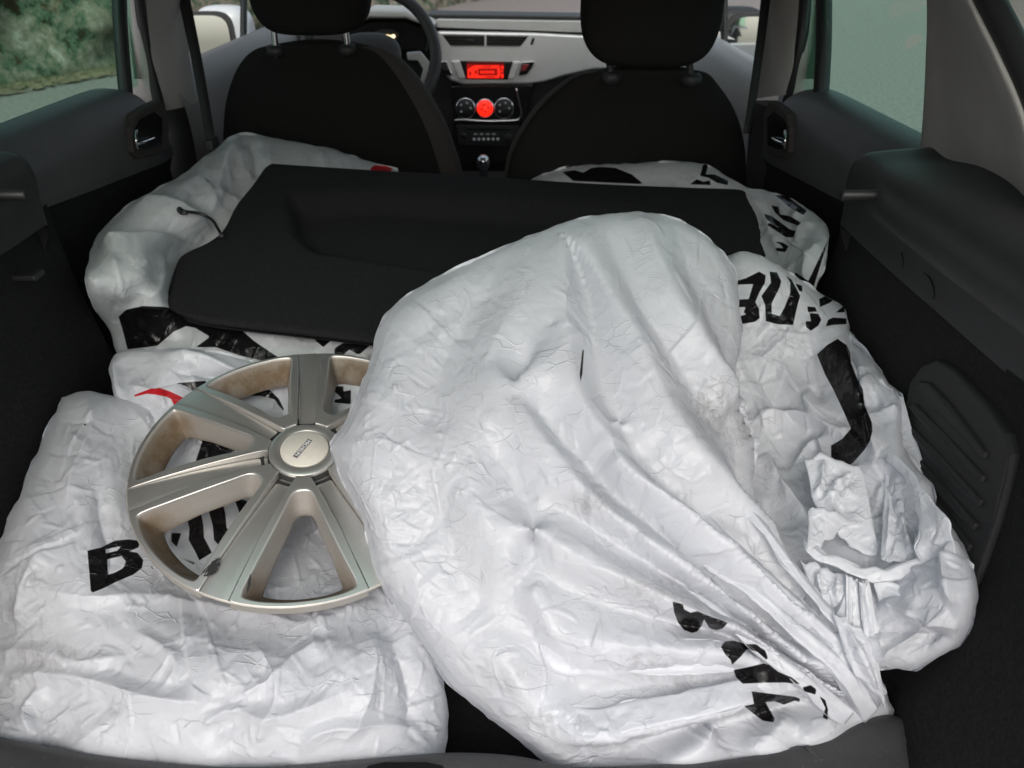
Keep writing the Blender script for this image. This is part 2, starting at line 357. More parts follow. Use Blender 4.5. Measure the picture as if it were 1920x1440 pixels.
def relax(X, goal, base, eps, it, kg, kb):
    """springs longer than the surface they lie on: the sheet buckles into wrinkles"""
    rest = []
    for dx, dy in FAM:
        a, b = views(base, dx, dy); e, _ = views(eps, dx, dy); rest.append(np.linalg.norm(b - a, axis=-1) * (1 + e))
    for _ in range(it):
        A = np.zeros_like(X)
        for (dx, dy), L in zip(FAM, rest):
            p, q = views(X, dx, dy); d = q - p; l = np.linalg.norm(d, axis=-1) + 1e-9; c = ((1 - L / l) * .5)[..., None] * d
            a, b = views(A, dx, dy); a += c; b -= c
        X = X + A * .3
        D = X - goal; X = X - kg * D
        lp = np.zeros_like(D); lp[1:-1, 1:-1] = D[2:, 1:-1] + D[:-2, 1:-1] + D[1:-1, 2:] + D[1:-1, :-2] - 4 * D[1:-1, 1:-1]
        X = X + kb * lp
    return X
def up2(D):
    for ax in (0, 1):
        D = np.moveaxis(D, ax, 0); n = len(D); O = np.empty((2 * n - 1,) + D.shape[1:]); O[::2] = D
        P = np.concatenate([D[:1], D, D[-1:]]); O[1::2] = (9 * (P[1:-2] + P[2:-1]) - P[:-3] - P[3:]) / 16 if n > 2 else .5 * (D[1:] + D[:-1])
        D = np.moveaxis(O, 0, ax)
    return D
def sheet(name, sides, ctrl, m, parent, n=(160, 160), mg=12, thick=.10, inset=.25, roll=(60, .03), creases=(), eps=(.03, .03, .03),
          seed=1, black=(), red=(), dirt=(), epsmap=None, kg=(.02, .03, .05), amp=.004, it=(70, 45, 25), extra=None, holes=(), crk=1., big=1., lines=(120, 300), to=None, dirs=None, folds=(), scatter=None, fk=1., **kw):
    top, right, bottom, left = sides
    nu, nv = n; iu = np.arange(-mg, nu + mg + 1); iv = np.arange(-mg, nv + mg + 1)
    I, J = np.meshgrid(iv, iu, indexing='ij'); s = np.clip(J / nu, 0, 1); t = np.clip(I / nv, 0, 1)
    px = coons(top, right, bottom, left, s, t); x_, y_ = px[..., 0], px[..., 1]; jt = min(1., nu / 150)
    px = px + jt * np.stack([2.0 * vnoise(x_ / 42, y_ / 42, seed + 201) + 1.0 * vnoise(x_ / 17, y_ / 17, seed + 202), 2.0 * vnoise(x_ / 42, y_ / 42, seed + 203) + 1.0 * vnoise(x_ / 17, y_ / 17, seed + 204)], -1)
    c = []; v = []
    for q in ctrl:
        c.append(q[:2]); v.append(q[2] if len(q) == 3 else float(dep(q[0], q[1], q[2], q[3])))
    d = tps(c, v, px)
    e = seg_dist(px, np.vstack([crsp(top, 40), crsp(right, 40)[1:], crsp(bottom, 40)[::-1][1:], crsp(left, 40)[::-1][1:]]))[0]
    w, rd = roll; x = np.clip(1 - e / w, 0, 1); d = d + rd * (1 - np.sqrt(np.maximum(1 - x * x, 0)))
    # round the edge and close the back
    mu = np.maximum(np.maximum(-J, J - nu), np.maximum(-I, I - nv)).clip(0) / mg; ph = mu * np.pi * .55
    cen = px.reshape(-1, 2).mean(0)
    pv = px + (cen - px) * (inset * (1 - np.cos(ph)))[..., None]; dv = d + thick * np.sin(ph)
    base = at(pv[..., 0], pv[..., 1], dv); N = normals(base)
    if (N * (CAM - base)).sum(-1).mean() < 0: N = -N
    free = np.clip(1 - mu * 2.2, 0, 1)
    h = np.zeros(px.shape[:2])
    for cr_ in creases:
        pts, hh, wl, wr = cr_[:4]; tp = cr_[4] if len(cr_) > 4 else .2
        pts = crsp(pts, max(8, len(pts) * 4)); dd, sd, tt = seg_dist(px, pts)
        ww = np.where(sd < 0, wl, wr); k = np.clip(1 - dd / ww, 0, 1) ** 1.6
        h += hh * k * np.clip(np.minimum(tt, 1 - tt) / tp, .05, 1)
    h *= np.clip(e / 16, .35, 1)
    if extra is not None: h += extra(px)
    if folds or scatter: h += fold_field(px, folds, np.vstack([crsp(z_, 34)[:-1] for z_ in (top, right, bottom[::-1], left[::-1])]), scatter, seed) * fk * np.clip(e / 20, .3, 1)
    D0 = N * (h * free)[..., None]
    E_ = (epsmap(px) if epsmap else np.ones(px.shape[:2])) * np.clip(e / 45 - .12, 0, 1)
    X = None
    for lv, st in enumerate((4, 2, 1)):
        b = base[::st, ::st]; g = b + D0[::st, ::st]
        if X is not None: g = b + D0[::st, ::st] + up2(X - (base + D0)[::st * 2, ::st * 2])
        q = px[::st, ::st]; k = (.045, .09, .2)[lv]
        wn = vnoise(q[..., 0] * k, q[..., 1] * k, seed + lv) + .5 * vnoise(q[..., 0] * k * 2.1, q[..., 1] * k * 2.1, seed + 7 + lv)
        X0 = g + N[::st, ::st] * (wn * amp / 2 ** lv * (free * np.clip(e / 40, 0, 1))[::st, ::st])[..., None]
        X = relax(X0, g, b + (D0[::st, ::st] if lv == 0 else g - b), eps[lv] * E_[::st, ::st] * free[::st, ::st], it[lv], kg[lv], .02)
    nx = normals(X); nx = nx * np.sign((nx * N).sum(-1, keepdims=True) + 1e-9)
    X = X + nx * (crumple(px, seed, crk, big, lines, to, dirs) * free * np.clip(e / 34, .06, 1))[..., None]
    nr, nc = X.shape[:2]; f = grid_faces(nr, nc)
    if holes:
        hq = px.reshape(-1, 2); bad = np.zeros(len(hq), bool)
        for p in holes: bad |= poly_sdf(hq, p) > 0
        f = f[~bad[f].all(1)]
    v0, v1, v2 = (X.reshape(-1, 3)[f[:, k]] for k in (0, 1, 2))
    nn = np.cross(v1 - v0, v2 - v0); 
    if (nn * (CAM - v0)).sum() < 0: f = f[:, ::-1]
    o = obj(name, X.reshape(-1, 3), f, m, parent, **kw)
    Qc = X.reshape(-1, 3) - CAM; q = np.stack([960 + F_PX * (Qc @ _r) / (Qc @ _f), 720 - F_PX * (Qc @ _u) / (Qc @ _f)], -1); q[mu.ravel() > .25] = -9999      # where the printed marks lie on the wrinkled film
    for an, polys in (('print_black', black), ('print_red', red)):
        a = np.full(len(q), -50.)
        for p in polys: a = np.maximum(a, poly_sdf(q, p)) if len(p) and not isinstance(p[0][0], (list, tuple)) else np.maximum(a, np.minimum(poly_sdf(q, p[0]), np.min([-poly_sdf(q, z) for z in p[1:]], axis=0)))
        o.data.attributes.new(an, 'FLOAT', 'POINT').data.foreach_set('value', a.astype(np.float32))
    a = np.zeros(len(q))
    for x, y, r1, r2, s_ in dirt: a = np.maximum(a, s_ * np.exp(-((q[:, 0] - x) / r1) ** 2 - ((q[:, 1] - y) / r2) ** 2))
    o.data.attributes.new('dirt', 'FLOAT', 'POINT').data.foreach_set('value', a.astype(np.float32))
    return o
def cropped(ox, oy, k, *polys): return [[(ox + x / k, oy + y / k) for x, y in p] for p in polys]
# ------------------------------------------------------------------ setting seen through the windows
obj('ground', [(-90, -60, 0), (90, -60, 0), (90, 120, 0), (-90, 120, 0)], [(0, 1, 2, 3)], M['asphalt'], kind='structure')
mm_, N, L, o = nodes('mossy_stone'); tc = N('TexCoord')
a1 = N('TexNoise', Scale=1.6, Detail=9.0, Roughness=.72); L(tc.outputs['Object'], a1.inputs['Vector'])
a2 = N('TexNoise', Scale=3.6, Detail=10.0, Roughness=.78); L(tc.outputs['Object'], a2.inputs['Vector'])
r1 = N('ValToRGB'); L(a2.outputs[0], r1.inputs[0]); e = r1.color_ramp.elements
e[0].position = .41; e[0].color = (.035, .024, .014, 1); e[1].position = .66; e[1].color = (.46, .41, .38, 1)
for p, c in ((.455, (.07, .12, .085, 1)), (.51, (.185, .16, .12, 1)), (.58, (.27, .24, .205, 1))):
    q = e.new(p); q.color = c
r2 = N('ValToRGB'); L(a1.outputs[0], r2.inputs[0]); r2.color_ramp.elements[0].position = .50; r2.color_ramp.elements[1].position = .80
mx = N('MixRGB'); L(r2.outputs[0], mx.inputs[0]); L(r1.outputs[0], mx.inputs[1]); mx.inputs[2].default_value = (.125, .10, .072, 1)
b = N('BsdfPrincipled', Roughness=.95, Specular_IOR_Level=.1); L(mx.outputs[0], b.inputs['Base Color']); bp = N('Bump', Strength=.8, Distance=.05); L(a2.outputs[0], bp.inputs['Height']); L(bp.outputs[0], b.inputs['Normal']); L(b.outputs[0], o.inputs['Surface'])
M['moss'] = mm_
yy, zz = np.meshgrid(np.linspace(-3, 24, 200), np.linspace(-.05, 3.4, 60)); rgw = np.random.default_rng(2)
off = .10 * vnoise(yy * 1.3, zz * 2.2, 5) + .06 * vnoise(yy * 3.3, zz * 4.1, 6) + .03 * vnoise(yy * 9, zz * 9, 7)
xx = -8.1 + .45 * yy + off - .06 * zz
Vw = np.stack([xx, yy, zz], -1).reshape(-1, 3); bk = Vw.reshape(60, 200, 3)[-1] + [-.6, 0, -.1]
obj('stone_wall', np.vstack([Vw, bk]), np.vstack([grid_faces(60, 200), [[59 * 200 + i, 59 * 200 + i + 1, 12000 + i + 1, 12000 + i] for i in range(199)]]), M['moss'], label='mossy old stone wall beside the road, seen through the left window', cat='wall')
M['leaf'] = mat('fallen_leaf', (.17, .13, .085), .8, var=.5, vscale=3); M['grass'] = mat('verge_grass', (.08, .10, .045), .8, var=.4, vscale=2)
def scatter(name, n, sz, m, up, seed, label, cat, w=(.05, .55)):
    rg = np.random.default_rng(seed); y = rg.uniform(3, 14, n); x = -8.05 + .45 * y + rg.uniform(0, 1, n) ** 1.6 * (w[1] - w[0]) + w[0]; V = []; Fq = []
    for k in range(n):
        a = rg.uniform(0, 6.28); s = sz * rg.uniform(.5, 1.4); c, si = math.cos(a), math.sin(a); t = rg.uniform(-.35, .35, 4)
        if up: q = [(-.12 * s, 0, 0), (.12 * s, 0, 0), (.35 * s * t[0] * 2, .4 * s * t[1] * 2, s), (.3 * s * t[0] * 2 - .03 * s, .4 * s * t[1] * 2, s)]
        else: q = [(-s, 0, .02 + s * .5 * abs(t[0])), (0, -.45 * s, .012 + .03 * abs(t[1])), (s, 0, .02 + s * .5 * abs(t[2])), (0, .45 * s, .015)]
        for p in q: V.append((x[k] + p[0] * c - p[1] * si, y[k] + p[0] * si + p[1] * c, p[2]))
        Fq.append((4 * k, 4 * k + 1, 4 * k + 2, 4 * k + 3))
    obj(name, V, Fq, m, smooth=False, label=label, cat=cat, kind='stuff')
scatter('fallen_leaves', 5200, .05, M['leaf'], False, 1, 'yellow fallen leaves along the foot of the stone wall', 'leaves', (-.05, .45))
scatter('grass', 2600, .05, M['grass'], True, 2, 'short green grass growing at the foot of the stone wall', 'grass', (-.05, .25))
# ------------------------------------------------------------------ the car
car = empty('hatchback_car', (0, .9, 0), label='hatchback car with its boot open, loaded with white bags', cat='car')
C_ = lambda *a, **k: (k.setdefault('parent', car), a, k)
def PX(poly, ax, v): return [on(np.array(float(x)), np.array(float(y)), ax, v) for x, y in poly]
# shell
box('roof', (-.60, .22, 1.47), (.60, 1.75, 1.50), M['trim'], car, bevel=.01)
for s in (-1, 1):
    box('roof_rail', (min(s * .60, s * .69), .0, 1.40), (max(s * .60, s * .69), 1.95, 1.49), M['trim'], car, bevel=.01)
    box('outer_skin', (min(s * .70, s * .74), -.10, .25), (max(s * .70, s * .74), 2.9, 1.03), M['body'], car, bevel=.006)
box('cabin_floor', (-.69, .55, .40), (.69, 2.5, .44), M['carpet'], car)
box('boot_floor', (-.56, .0, .585), (.56, .66, .60), M['carpet'], car)
box('folded_seat', (-.56, .66, .585), (.56, 1.12, .68), M['seat'], car, bevel=.03)
box('firewall', (-.69, 2.46, .40), (.69, 2.5, 1.02), M['plast'], car)
# raised tailgate above the opening
tgd = np.array([0, -.84, .42]); tgd /= np.linalg.norm(tgd); h0 = np.array([0, .20, 1.52]); tn = np.array([0, .42, .84]) / np.linalg.norm([.42, .84])
def tg(x, t): return h0 + tgd * t + np.array([x, 0, 0])
tail = prism('tailgate', [tg(-.56, .46), tg(.56, .46), tg(.52, .98), tg(-.52, .98)], tn * .05, M['quarter'], car, bevel=.02)
for a_, b_, t0, t1 in ((-.56, -.48, .0, .46), (.48, .56, .0, .46), (-.48, .48, .0, .05)): prism('tailgate_frame', [tg(a_, t0), tg(b_, t0), tg(b_, t1), tg(a_, t1)], tn * .045, M['quarter'], tail, bevel=.012)
obj('window_pane', [tg(-.48, .05) + tn * .02, tg(.48, .05) + tn * .02, tg(.48, .46) + tn * .02, tg(-.48, .46) + tn * .02], [(0, 1, 2, 3)], M['green'], tail, smooth=False)
# boot sill
edge = [(-160, 1368), (-60, 1375), (0, 1384), (60, 1396), (170, 1416), (350, 1436), (500, 1438), (650, 1427), (830, 1412), (960, 1417), (1060, 1436), (1150, 1437), (1350, 1427), (1450, 1408), (1560, 1380), (1625, 1350), (1652, 1340), (1700, 1347), (1760, 1405), (1800, 1450)]
ed = np.array(PX(edge, 'z', .722)); ed[:, 1] += 0
rw = lambda dy, dz: [p + [0, dy, dz] for p in ed]
sill = surf('boot_sill', [rw(.010, -.16), rw(.006, -.02), rw(.003, -.006), rw(-.002, .0), rw(-.012, .003), rw(-.03, .003), rw(-.10, .0), rw(-.22, -.01)], M['sill'], car, nr=44, nc=220)
prism('latch_slot', PX([(690, 1436), (720, 1429), (800, 1429), (830, 1436), (838, 1452), (680, 1452)], 'z', .7262), (0, 0, -.003), M['black'], sill)
for q in ([(1508, 1398), (1516, 1396), (1545, 1424), (1536, 1426)], [(1690, 1380), (1696, 1378), (1740, 1440), (1734, 1440)]):
    prism('sill_rib', PX(q, 'z', .7258), (0, 0, -.003), M['sill'], sill, bevel=.0008)

def mir(P, s): P = np.array(P, float); P[..., 0] *= s; return P
def boot_side(s):
    st = [(.566, .03, -.06), (.563, .006, -.012), (.556, .001, 0), (.50, .0, 0), (.40, 0, 0), (.28, 0, .002), (.15, 0, .004), (.03, 0, .008), (-.06, 0, .012), (-.16, 0, .02)]
    prof = [(.635, 1.152), (.60, 1.147), (.555, 1.138), (.525, 1.128), (.512, 1.118), (.507, 1.105), (.494, 1.097), (.492, 1.078), (.506, 1.068), (.522, 1.062), (.522, 1.018)]
    pf = [(.635, 1.120), (.60, 1.118), (.56, 1.115), (.535, 1.111), (.524, 1.104), (.519, 1.092), (.518, 1.082), (.518, 1.072), (.519, 1.062), (.521, 1.05), (.522, 1.018)]
    rows = []
    for y, dx, dz in st:
        k = np.clip((y - .36) / .12, 0, 1)          # the lip fades out towards the front
        rows.append([((a * (1 - k) + c * k) + dx, y, (b_ * (1 - k) + d * k) + dz) for (a, b_), (c, d) in zip(prof, pf)])
    led = surf('shelf_ledge', mir(rows, s), M['plast'], car, nr=70, nc=48)
    rows = []
    for y, dx in ((.62, .03), (.50, .012), (.30, .002), (.16, -.002), (.08, -.012), (.02, -.028), (-.04, -.042), (-.12, -.05)):
        rows.append([(.524 + dx, y, 1.026), (.521 + dx, y, .96), (.512 + dx, y, .88), (.498 + dx, y, .80), (.482 + dx * 1.2, y, .72), (.47 + dx * 1.4, y, .56)])
    wall = surf('boot_side_carpet', mir(rows, s), M['carpet'], car, nr=60, nc=40)
    def onwall(poly, off):
        out = []
        for x, y in poly:
            xw = .515
            for _ in range(6):
                P = on(np.array(float(x)), np.array(float(y)), 'x', xw); xw = .521 + np.interp(P[1], [-.12, -.04, .02, .08, .16, .30, .50], [-.05, -.042, -.028, -.012, -.002, .002, .012]) - np.interp(P[2], [.72, .80, .88, .96], [.039, .023, .009, 0]) - off
            out.append(on(np.array(float(x)), np.array(float(y)), 'x', xw))
        return np.array(out)
    vent = prism('vent_panel', mir(onwall([(1696, 760), (1704, 716), (1728, 684), (1756, 674), (1790, 694), (1850, 758), (1886, 812), (1896, 852), (1888, 905), (1866, 985), (1838, 1065), (1815, 1115), (1790, 1080), (1740, 960), (1700, 850)], .005), s), (.02 * s, 0, 0), M['vent'], car, bevel=.004, seg=3)
    for q in ([(1712, 728), (1722, 714), (1740, 718), (1780, 758), (1846, 848), (1842, 862), (1765, 778)], [(1700, 762), (1712, 756), (1770, 812), (1842, 892), (1838, 906), (1755, 826)], [(1700, 806), (1706, 800), (1765, 856), (1838, 938), (1832, 952), (1752, 876)],
              [(1704, 856), (1710, 848), (1770, 912), (1828, 982), (1822, 996), (1758, 926)], [(1716, 908), (1722, 900), (1775, 962), (1818, 1022), (1812, 1036), (1762, 976)]):
        prism('louvre', mir(onwall(q, .0105), s), (.006 * s, 0, 0), M['vent'], vent, bevel=.002)
        prism('louvre_gap', mir(onwall([(x + 2, y + 17) for x, y in q], .0054), s), (.003 * s, 0, 0), M['rubber'], vent)
    lathe('screw', [(.0045, 0), (.0045, .002), (.003, .003), (.0005, .003)], mir(onwall([(1798, 745)], .005)[0], s), (-s, 0, 0), M['plast'], vent, k=16)
    for q in ([(1722, 520), (1730, 512), (1742, 522), (1750, 545), (1748, 562), (1738, 560), (1726, 545)], [(1796, 552), (1806, 544), (1830, 552), (1868, 592), (1866, 596), (1822, 586), (1806, 568)], [(1682, 478), (1688, 472), (1692, 490), (1690, 504), (1684, 496)]):
        prism('clip_hole', mir(PX(crsp(q, 20, True), 'x', .5212), s), (.004 * s, 0, 0), M['rubber'], led)
    p = np.array(on(np.array(1650.), np.array(366.), 'x', .515)); q = p + [-.045, 0, 0]
    tube('shelf_peg', mir([p, p + [-.01, 0, 0], q + [.002, 0, 0], q], s), [.0066, .0062, .006, .005], M['rubber'], led, n=20)
    return led
for s in (1, -1): boot_side(s)
sc0 = on(np.array(58.), np.array(516.), 'x', -.515); box('side_clip', tuple(sc0 - [.02, .012, .004]), tuple(sc0 + [.012, .012, .004]), M['plast'], car, bevel=.003)

# quarter trims, D pillars, seals
def quarter(s):
    ys = [-260, -120, 0, 100, 200, 300, 420]
    a = [(1728, .625), (1735, .625), (1738, .62), (1736, .62), (1731, .62), (1722, .62), (1700, .62)]
    b = [1735, 1750, 1765, 1775, 1785, 1790, 1800]; c = [1672, 1725, 1778, 1822, 1862, 1888, 1912]; d = [1695, 1752, 1810, 1858, 1902, 1932, 1965]; e_ = [1712, 1775, 1836, 1888, 1932, 1965, 2000]
    rows = []
    for y, (ax_, xx_), bb_, c_, d_, e2 in zip(ys, a, b, c, d, e_):
        f = lambda px_, v: on(np.array(float(px_)), np.array(float(y)), 'x', v)
        P0 = f(ax_, xx_); P2 = f(c_, .575); rows.append([P0 + [.03, .01, 0], P0, P0 * .66 + P2 * .34 + [.004, 0, 0], P0 * .3 + P2 * .7 + [.004, 0, 0], P2, f(d_, .545), f(e2, .555), f(e2, .555) + [.05, -.02, 0]])
    surf('quarter_trim', mir(rows, s), M['quarter'], car, nr=50, nc=60)
    sl_ = [on(np.array(float(x)), np.array(float(y)), 'x', .56) for x, y in ((1735, -260), (1795, -120), (1856, 0), (1906, 100), (1950, 200), (1985, 300))]
    tube('door_seal', mir(crsp(sl_, 30), s), .013, M['rubber'], car, n=12)
    pp = [[on(np.array(float(x)), np.array(float(y)), 'x', v) for x, v in ((x0, .57), (x0 + 26, .59), (x0 + 60, .64), (x0 + 160, .80))] for x0, y in ((1750, -260), (1812, -120), (1872, 0), (1922, 100), (1966, 200))]
    surf('rear_pillar', mir(pp, s), M['body'], car, nr=20, nc=16)
for s in (1, -1): quarter(s)

# rear doors
def rear_door(s):
    rows = []; rows2 = []
    for y in (.36, .6, .8, .95, 1.03, 1.08, 1.115, 1.145, 1.165):
        z = np.interp(y, [.4, 1.0, 1.06, 1.115, 1.145, 1.165], [1.108, 1.104, 1.100, 1.082, 1.055, 1.02]); zs = np.interp(y, [.5, 1.2], [1.02, .945]); k = np.interp(y, [.9, 1.0, 1.08, 1.15], [0, .006, .012, .0]); w = np.interp(y, [1.08, 1.17], [0, .012])
        rows.append([(.675, y, z - .012), (.665, y, z), (.640, y, z + .001), (.618 - k * .3, y, z - .010), (.602 - k, y, z - .035), (.592 - k + w, y, (z + zs) / 2), (.588 + w, y, zs + .02), (.590 + w, y, zs)])
        rows2.append([(.592 + w, y, zs + .002), (.602 + w, y, zs - .012), (.600 + w, y, .80), (.61 + w, y, .44)])
    d = surf('rear_door', mir(rows, s), M['door'], car, nr=60, nc=40)
    surf('door_pocket', mir(rows2, s), M['carpet'], d, nr=40, nc=16)
    q = lambda x, y, v=.578: on(np.array(float(x)), np.array(float(y)), 'x', -v)
    loop = [(250, 285), (248, 240), (256, 214), (276, 200), (302, 188), (316, 215), (318, 280), (290, 292), (262, 298)]
    P = np.array([q(x, y) for x, y in loop]); prism('handle_bezel', mir(P, -s), (.02 * s, 0, 0), M['seat2'], d, bevel=.003, seg=3)
    P = np.array([q(x, y, .5755) for x, y in [(256, 278), (255, 242), (264, 224), (290, 210), (304, 222), (304, 272), (275, 280)]]); prism('handle_cup', mir(P, -s), (.01 * s, 0, 0), M['black'], d)
    tube('door_handle', mir(crsp([q(256, 245, .572), q(255, 262, .568), q(257, 281, .572)], 14), -s), .0028, M['chrome'], d, n=8)
    tube('door_handle', mir(crsp([q(257, 270, .570), q(272, 266, .566), q(290, 259, .572)], 14), -s), .0026, M['chrome'], d, n=8)
    obj('window_pane', mir([(.655, .30, 1.10), (.655, 1.20, 1.08), (.60, 1.20, 1.46), (.60, .30, 1.46)], s), [(0, 1, 2, 3)], M['green'], d, smooth=False)
for s in (-1, 1): rear_door(s)

# B pillars: left and right edges traced, so a little different on each side
def edge_px(P, v): return [on(np.array(float(x)), np.array(float(y)), 'x', v) for x, y in P]
def strip(name, Lp, Rp, xl, xm, xr, m, nr=30, nc=14, **kw):
    a = np.array(edge_px(Lp, xl)); c = np.array(edge_px(Rp, xr)); b = (a + c) / 2; b[:, 0] = xm
    back = lambda q: q + [np.sign(xm) * (.003 if name == 'door_frame' else .05), .01 if name == 'door_frame' else 0, 0]
    return surf(name, [[back(p), p, q, r, back(r)] for p, q, r in zip(a, b, c)], m, car, nr=nr, nc=nc, **kw)
strip('b_pillar_trim', [(255, -150), (268, 0), (280, 100), (300, 178), (313, 207)], [(338, -150), (346, 0), (352, 80), (362, 150), (372, 186)], -.625, -.595, -.60, M['trim'])
strip('b_pillar_base', [(313, 206), (322, 240), (330, 300), (335, 380)], [(372, 185), (385, 240), (400, 300), (410, 380)], -.628, -.60, -.605, M['plast'])
strip('b_pillar_trim', [(1447, -150), (1440, 0), (1428, 110), (1414, 188)], [(1504, -150), (1498, 0), (1490, 100), (1473, 178), (1463, 206)][:4], .60, .595, .622, M['trim'])
strip('b_pillar_base', [(1414, 186), (1405, 260), (1395, 380)], [(1466, 204), (1456, 260), (1448, 380)], .605, .60, .628, M['plast'])
for P, v, r in (([(222, -160), (224, 0), (228, 80), (238, 200)], -.642, .013), ([(249, -160), (262, 0), (275, 90), (302, 215)], -.632, .011), ([(1546, -160), (1545, 0), (1544, 90), (1538, 200)], .642, .014), ([(1518, -160), (1510, 0), (1500, 90), (1472, 215)], .632, .011)):
    tube('door_seal', crsp(edge_px(P, v), 24), r, M['rubber'], car, n=10)
strip('door_frame', [(228, -160), (238, 0), (243, 80), (250, 148)], [(252, -160), (262, 0), (271, 90), (281, 148)], -.655, -.65, -.65, M['dashgrey'])
strip('door_frame', [(1512, -160), (1506, 0), (1498, 90), (1488, 148)], [(1540, -160), (1537, 0), (1534, 80), (1528, 148)], .65, .65, .655, M['dashgrey'])
def ribbon(name, a, b, d0, d1, w0, w1, m, n=20):
    t = np.linspace(0, 1, n); x = a[0] + (b[0] - a[0]) * t + 3 * np.sin(t * 3.1); y = a[1] + (b[1] - a[1]) * t; d = d0 + (d1 - d0) * t; w = w0 + (w1 - w0) * t
    V = np.vstack([at(x - w, y, d), at(x + w, y, d + .006)]); return obj(name, V, [(i, i + 1, n + i + 1, n + i) for i in range(n - 1)], m, car, solid=.0016)
bl = ribbon('seat_belt', (328, -80), (396, 268), 1.60, 1.52, 12, 9, M['belt']); box('belt_anchor', tuple(at(np.array(384.), np.array(285.), 1.52)), tuple(at(np.array(404.), np.array(258.), 1.53) + [0, .02, 0]), M['plast'], bl, bevel=.004)
ribbon('seat_belt', (1444, -80), (1401, 250), 1.50, 1.45, 9, 7, M['belt'])

# front doors, windows and mirrors
for s in (-1, 1):
    rows = [[(.67, y, 1.075), (.655, y, 1.09), (.625, y, 1.085), (.60, y, 1.05), (.592, y, .96), (.60, y, .80), (.61, y, .46)] for y in (1.26, 1.5, 1.8, 2.1, 2.4)]
    fd = surf('front_door', mir(rows, s), M['dashgrey'] if s > 0 else mat('front_door_grey', (.20, .195, .19), .55), car, nr=24, nc=30)
    obj('window_pane', mir([(.66, 1.26, 1.08), (.66, 2.42, 1.06), (.60, 1.75, 1.46), (.60, 1.26, 1.46)], s), [(0, 1, 2, 3)], M['clear'], fd, smooth=False)
    pp = edge_px([(456, -120), (457, 0), (456, 104)], -.665) if s < 0 else edge_px([(1358, -120), (1358, 0), (1358, 104)], .665)
    tube('quarter_bar', crsp(pp, 12), .010, M['rubber'], fd, n=8)
    mc = at(np.array(402. if s < 0 else 1398.), np.array(64. if s < 0 else 66.), 2.42 if s < 0 else 2.44)
    mirr = superbox('door_mirror', mc + [.018 * -s, .06, 0], np.eye(3), (.088, .065, .078), M['body'] if s < 0 else M['plast'], car, p=3.2, n=20)
    x_, y_, z_ = frame((.18 * -s, -1, .06)); th = np.linspace(0, 2 * np.pi, 36, endpoint=False); sg = lambda a: np.sign(a) * np.abs(a) ** .55
    P = mc + np.array([-.018 * (1 if s < 0 else -1), -.030, -.006]) + .072 * sg(np.cos(th))[:, None] * x_ + .062 * sg(np.sin(th))[:, None] * (y_ if y_[2] > 0 else -y_)
    prism('mirror_glass', P, (0, .012, 0), M['mirror'], mirr)
    P2 = mc + np.array([-.012 * (1 if s < 0 else -1), -.020, -.004]) + .080 * sg(np.cos(th))[:, None] * x_ + .070 * sg(np.sin(th))[:, None] * (y_ if y_[2] > 0 else -y_)
    prism('mirror_rim', P2, (0, .02, 0), M['plast'], mirr)
obj('windscreen', [(-.66, 2.50, 1.02), (.66, 2.50, 1.02), (.58, 1.75, 1.47), (-.58, 1.75, 1.47)], [(0, 1, 2, 3)], M['clear'], car, smooth=False)

# front seats
def seat(sta, Yt, Yb, head, posts, seed, side):
    y0, y1 = sta[0][0], sta[-1][0]; V = []; n = 44
    Vs_ = []
    for y, xl, xr in sta:
        Y = Yt + (Yb - Yt) * (y - y0) / (y1 - y0); pl, pr = on(np.array(float(xl)), np.array(float(y)), 'y', Y), on(np.array(float(xr)), np.array(float(y)), 'y', Y)
        c = (pl + pr) / 2; w = (pr[0] - pl[0]) / 2; t = np.interp(y, [y0, y0 + 12, y0 + 60, y1], [.022, .045, .065, .075])
        th = np.linspace(0, 2 * np.pi, n, endpoint=False); sg = lambda a, p: np.sign(a) * np.abs(a) ** p
        Vs_.append(c + np.stack([w * sg(np.cos(th), .62), t + t * sg(np.sin(th), .75), 0 * th], -1))
    Vs_ = np.array(Vs_); A = np.stack([crsp(Vs_[:, j], 60) for j in range(n)], 1)
    top = A[0].mean(0); capv = [A[0] * (1 - k) + top * k + [0, 0, .012 * math.sin(k * 1.57)] for k in (.9, .6, .3)]
    A = np.concatenate([np.array(capv), A]); f = [tuple(q) for q in grid_faces(len(A), n, True)] + [tuple(range(n))]
    so_ = obj('front_seat', A.reshape(-1, 3), f, M['seat'], car)
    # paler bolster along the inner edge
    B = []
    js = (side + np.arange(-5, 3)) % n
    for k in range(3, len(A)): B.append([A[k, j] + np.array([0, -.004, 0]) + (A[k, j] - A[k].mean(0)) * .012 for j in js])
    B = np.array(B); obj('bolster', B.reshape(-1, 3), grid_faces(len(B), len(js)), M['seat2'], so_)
    hx, hy, hw, hh, hY = head; hc = on(np.array(float(hx)), np.array(float(hy)), 'y', hY)
    def shp(u): u = u.copy(); u[:, 0] *= 1 - .10 * np.clip(-u[:, 2] / hh, 0, 1) ** 2; u[:, 1] += .02 * (u[:, 0] / hw) ** 2; return u
    hd = superbox('headrest', hc, np.eye(3), (hw, .05, hh), M['seat'], so_, p=4.2, shape=shp, n=30)
    for (a, b_), (c, d) in posts:
        Y = hY + .01; p, q = on(np.array(float(a)), np.array(float(b_)), 'y', Y), on(np.array(float(c)), np.array(float(d)), 'y', Y)
        tube('headrest_post', [p + (p - q) * .5, p, q, q - (p - q) * .4], .0065, M['chrome'] if side < 20 else M['plast'], so_, n=12)
        lathe('post_sleeve', [(.019, -.008), (.019, .004), (.015, .009), (.007, .010)], q, (0, -.1, 1), M['plast'], so_, k=20)
    return so_
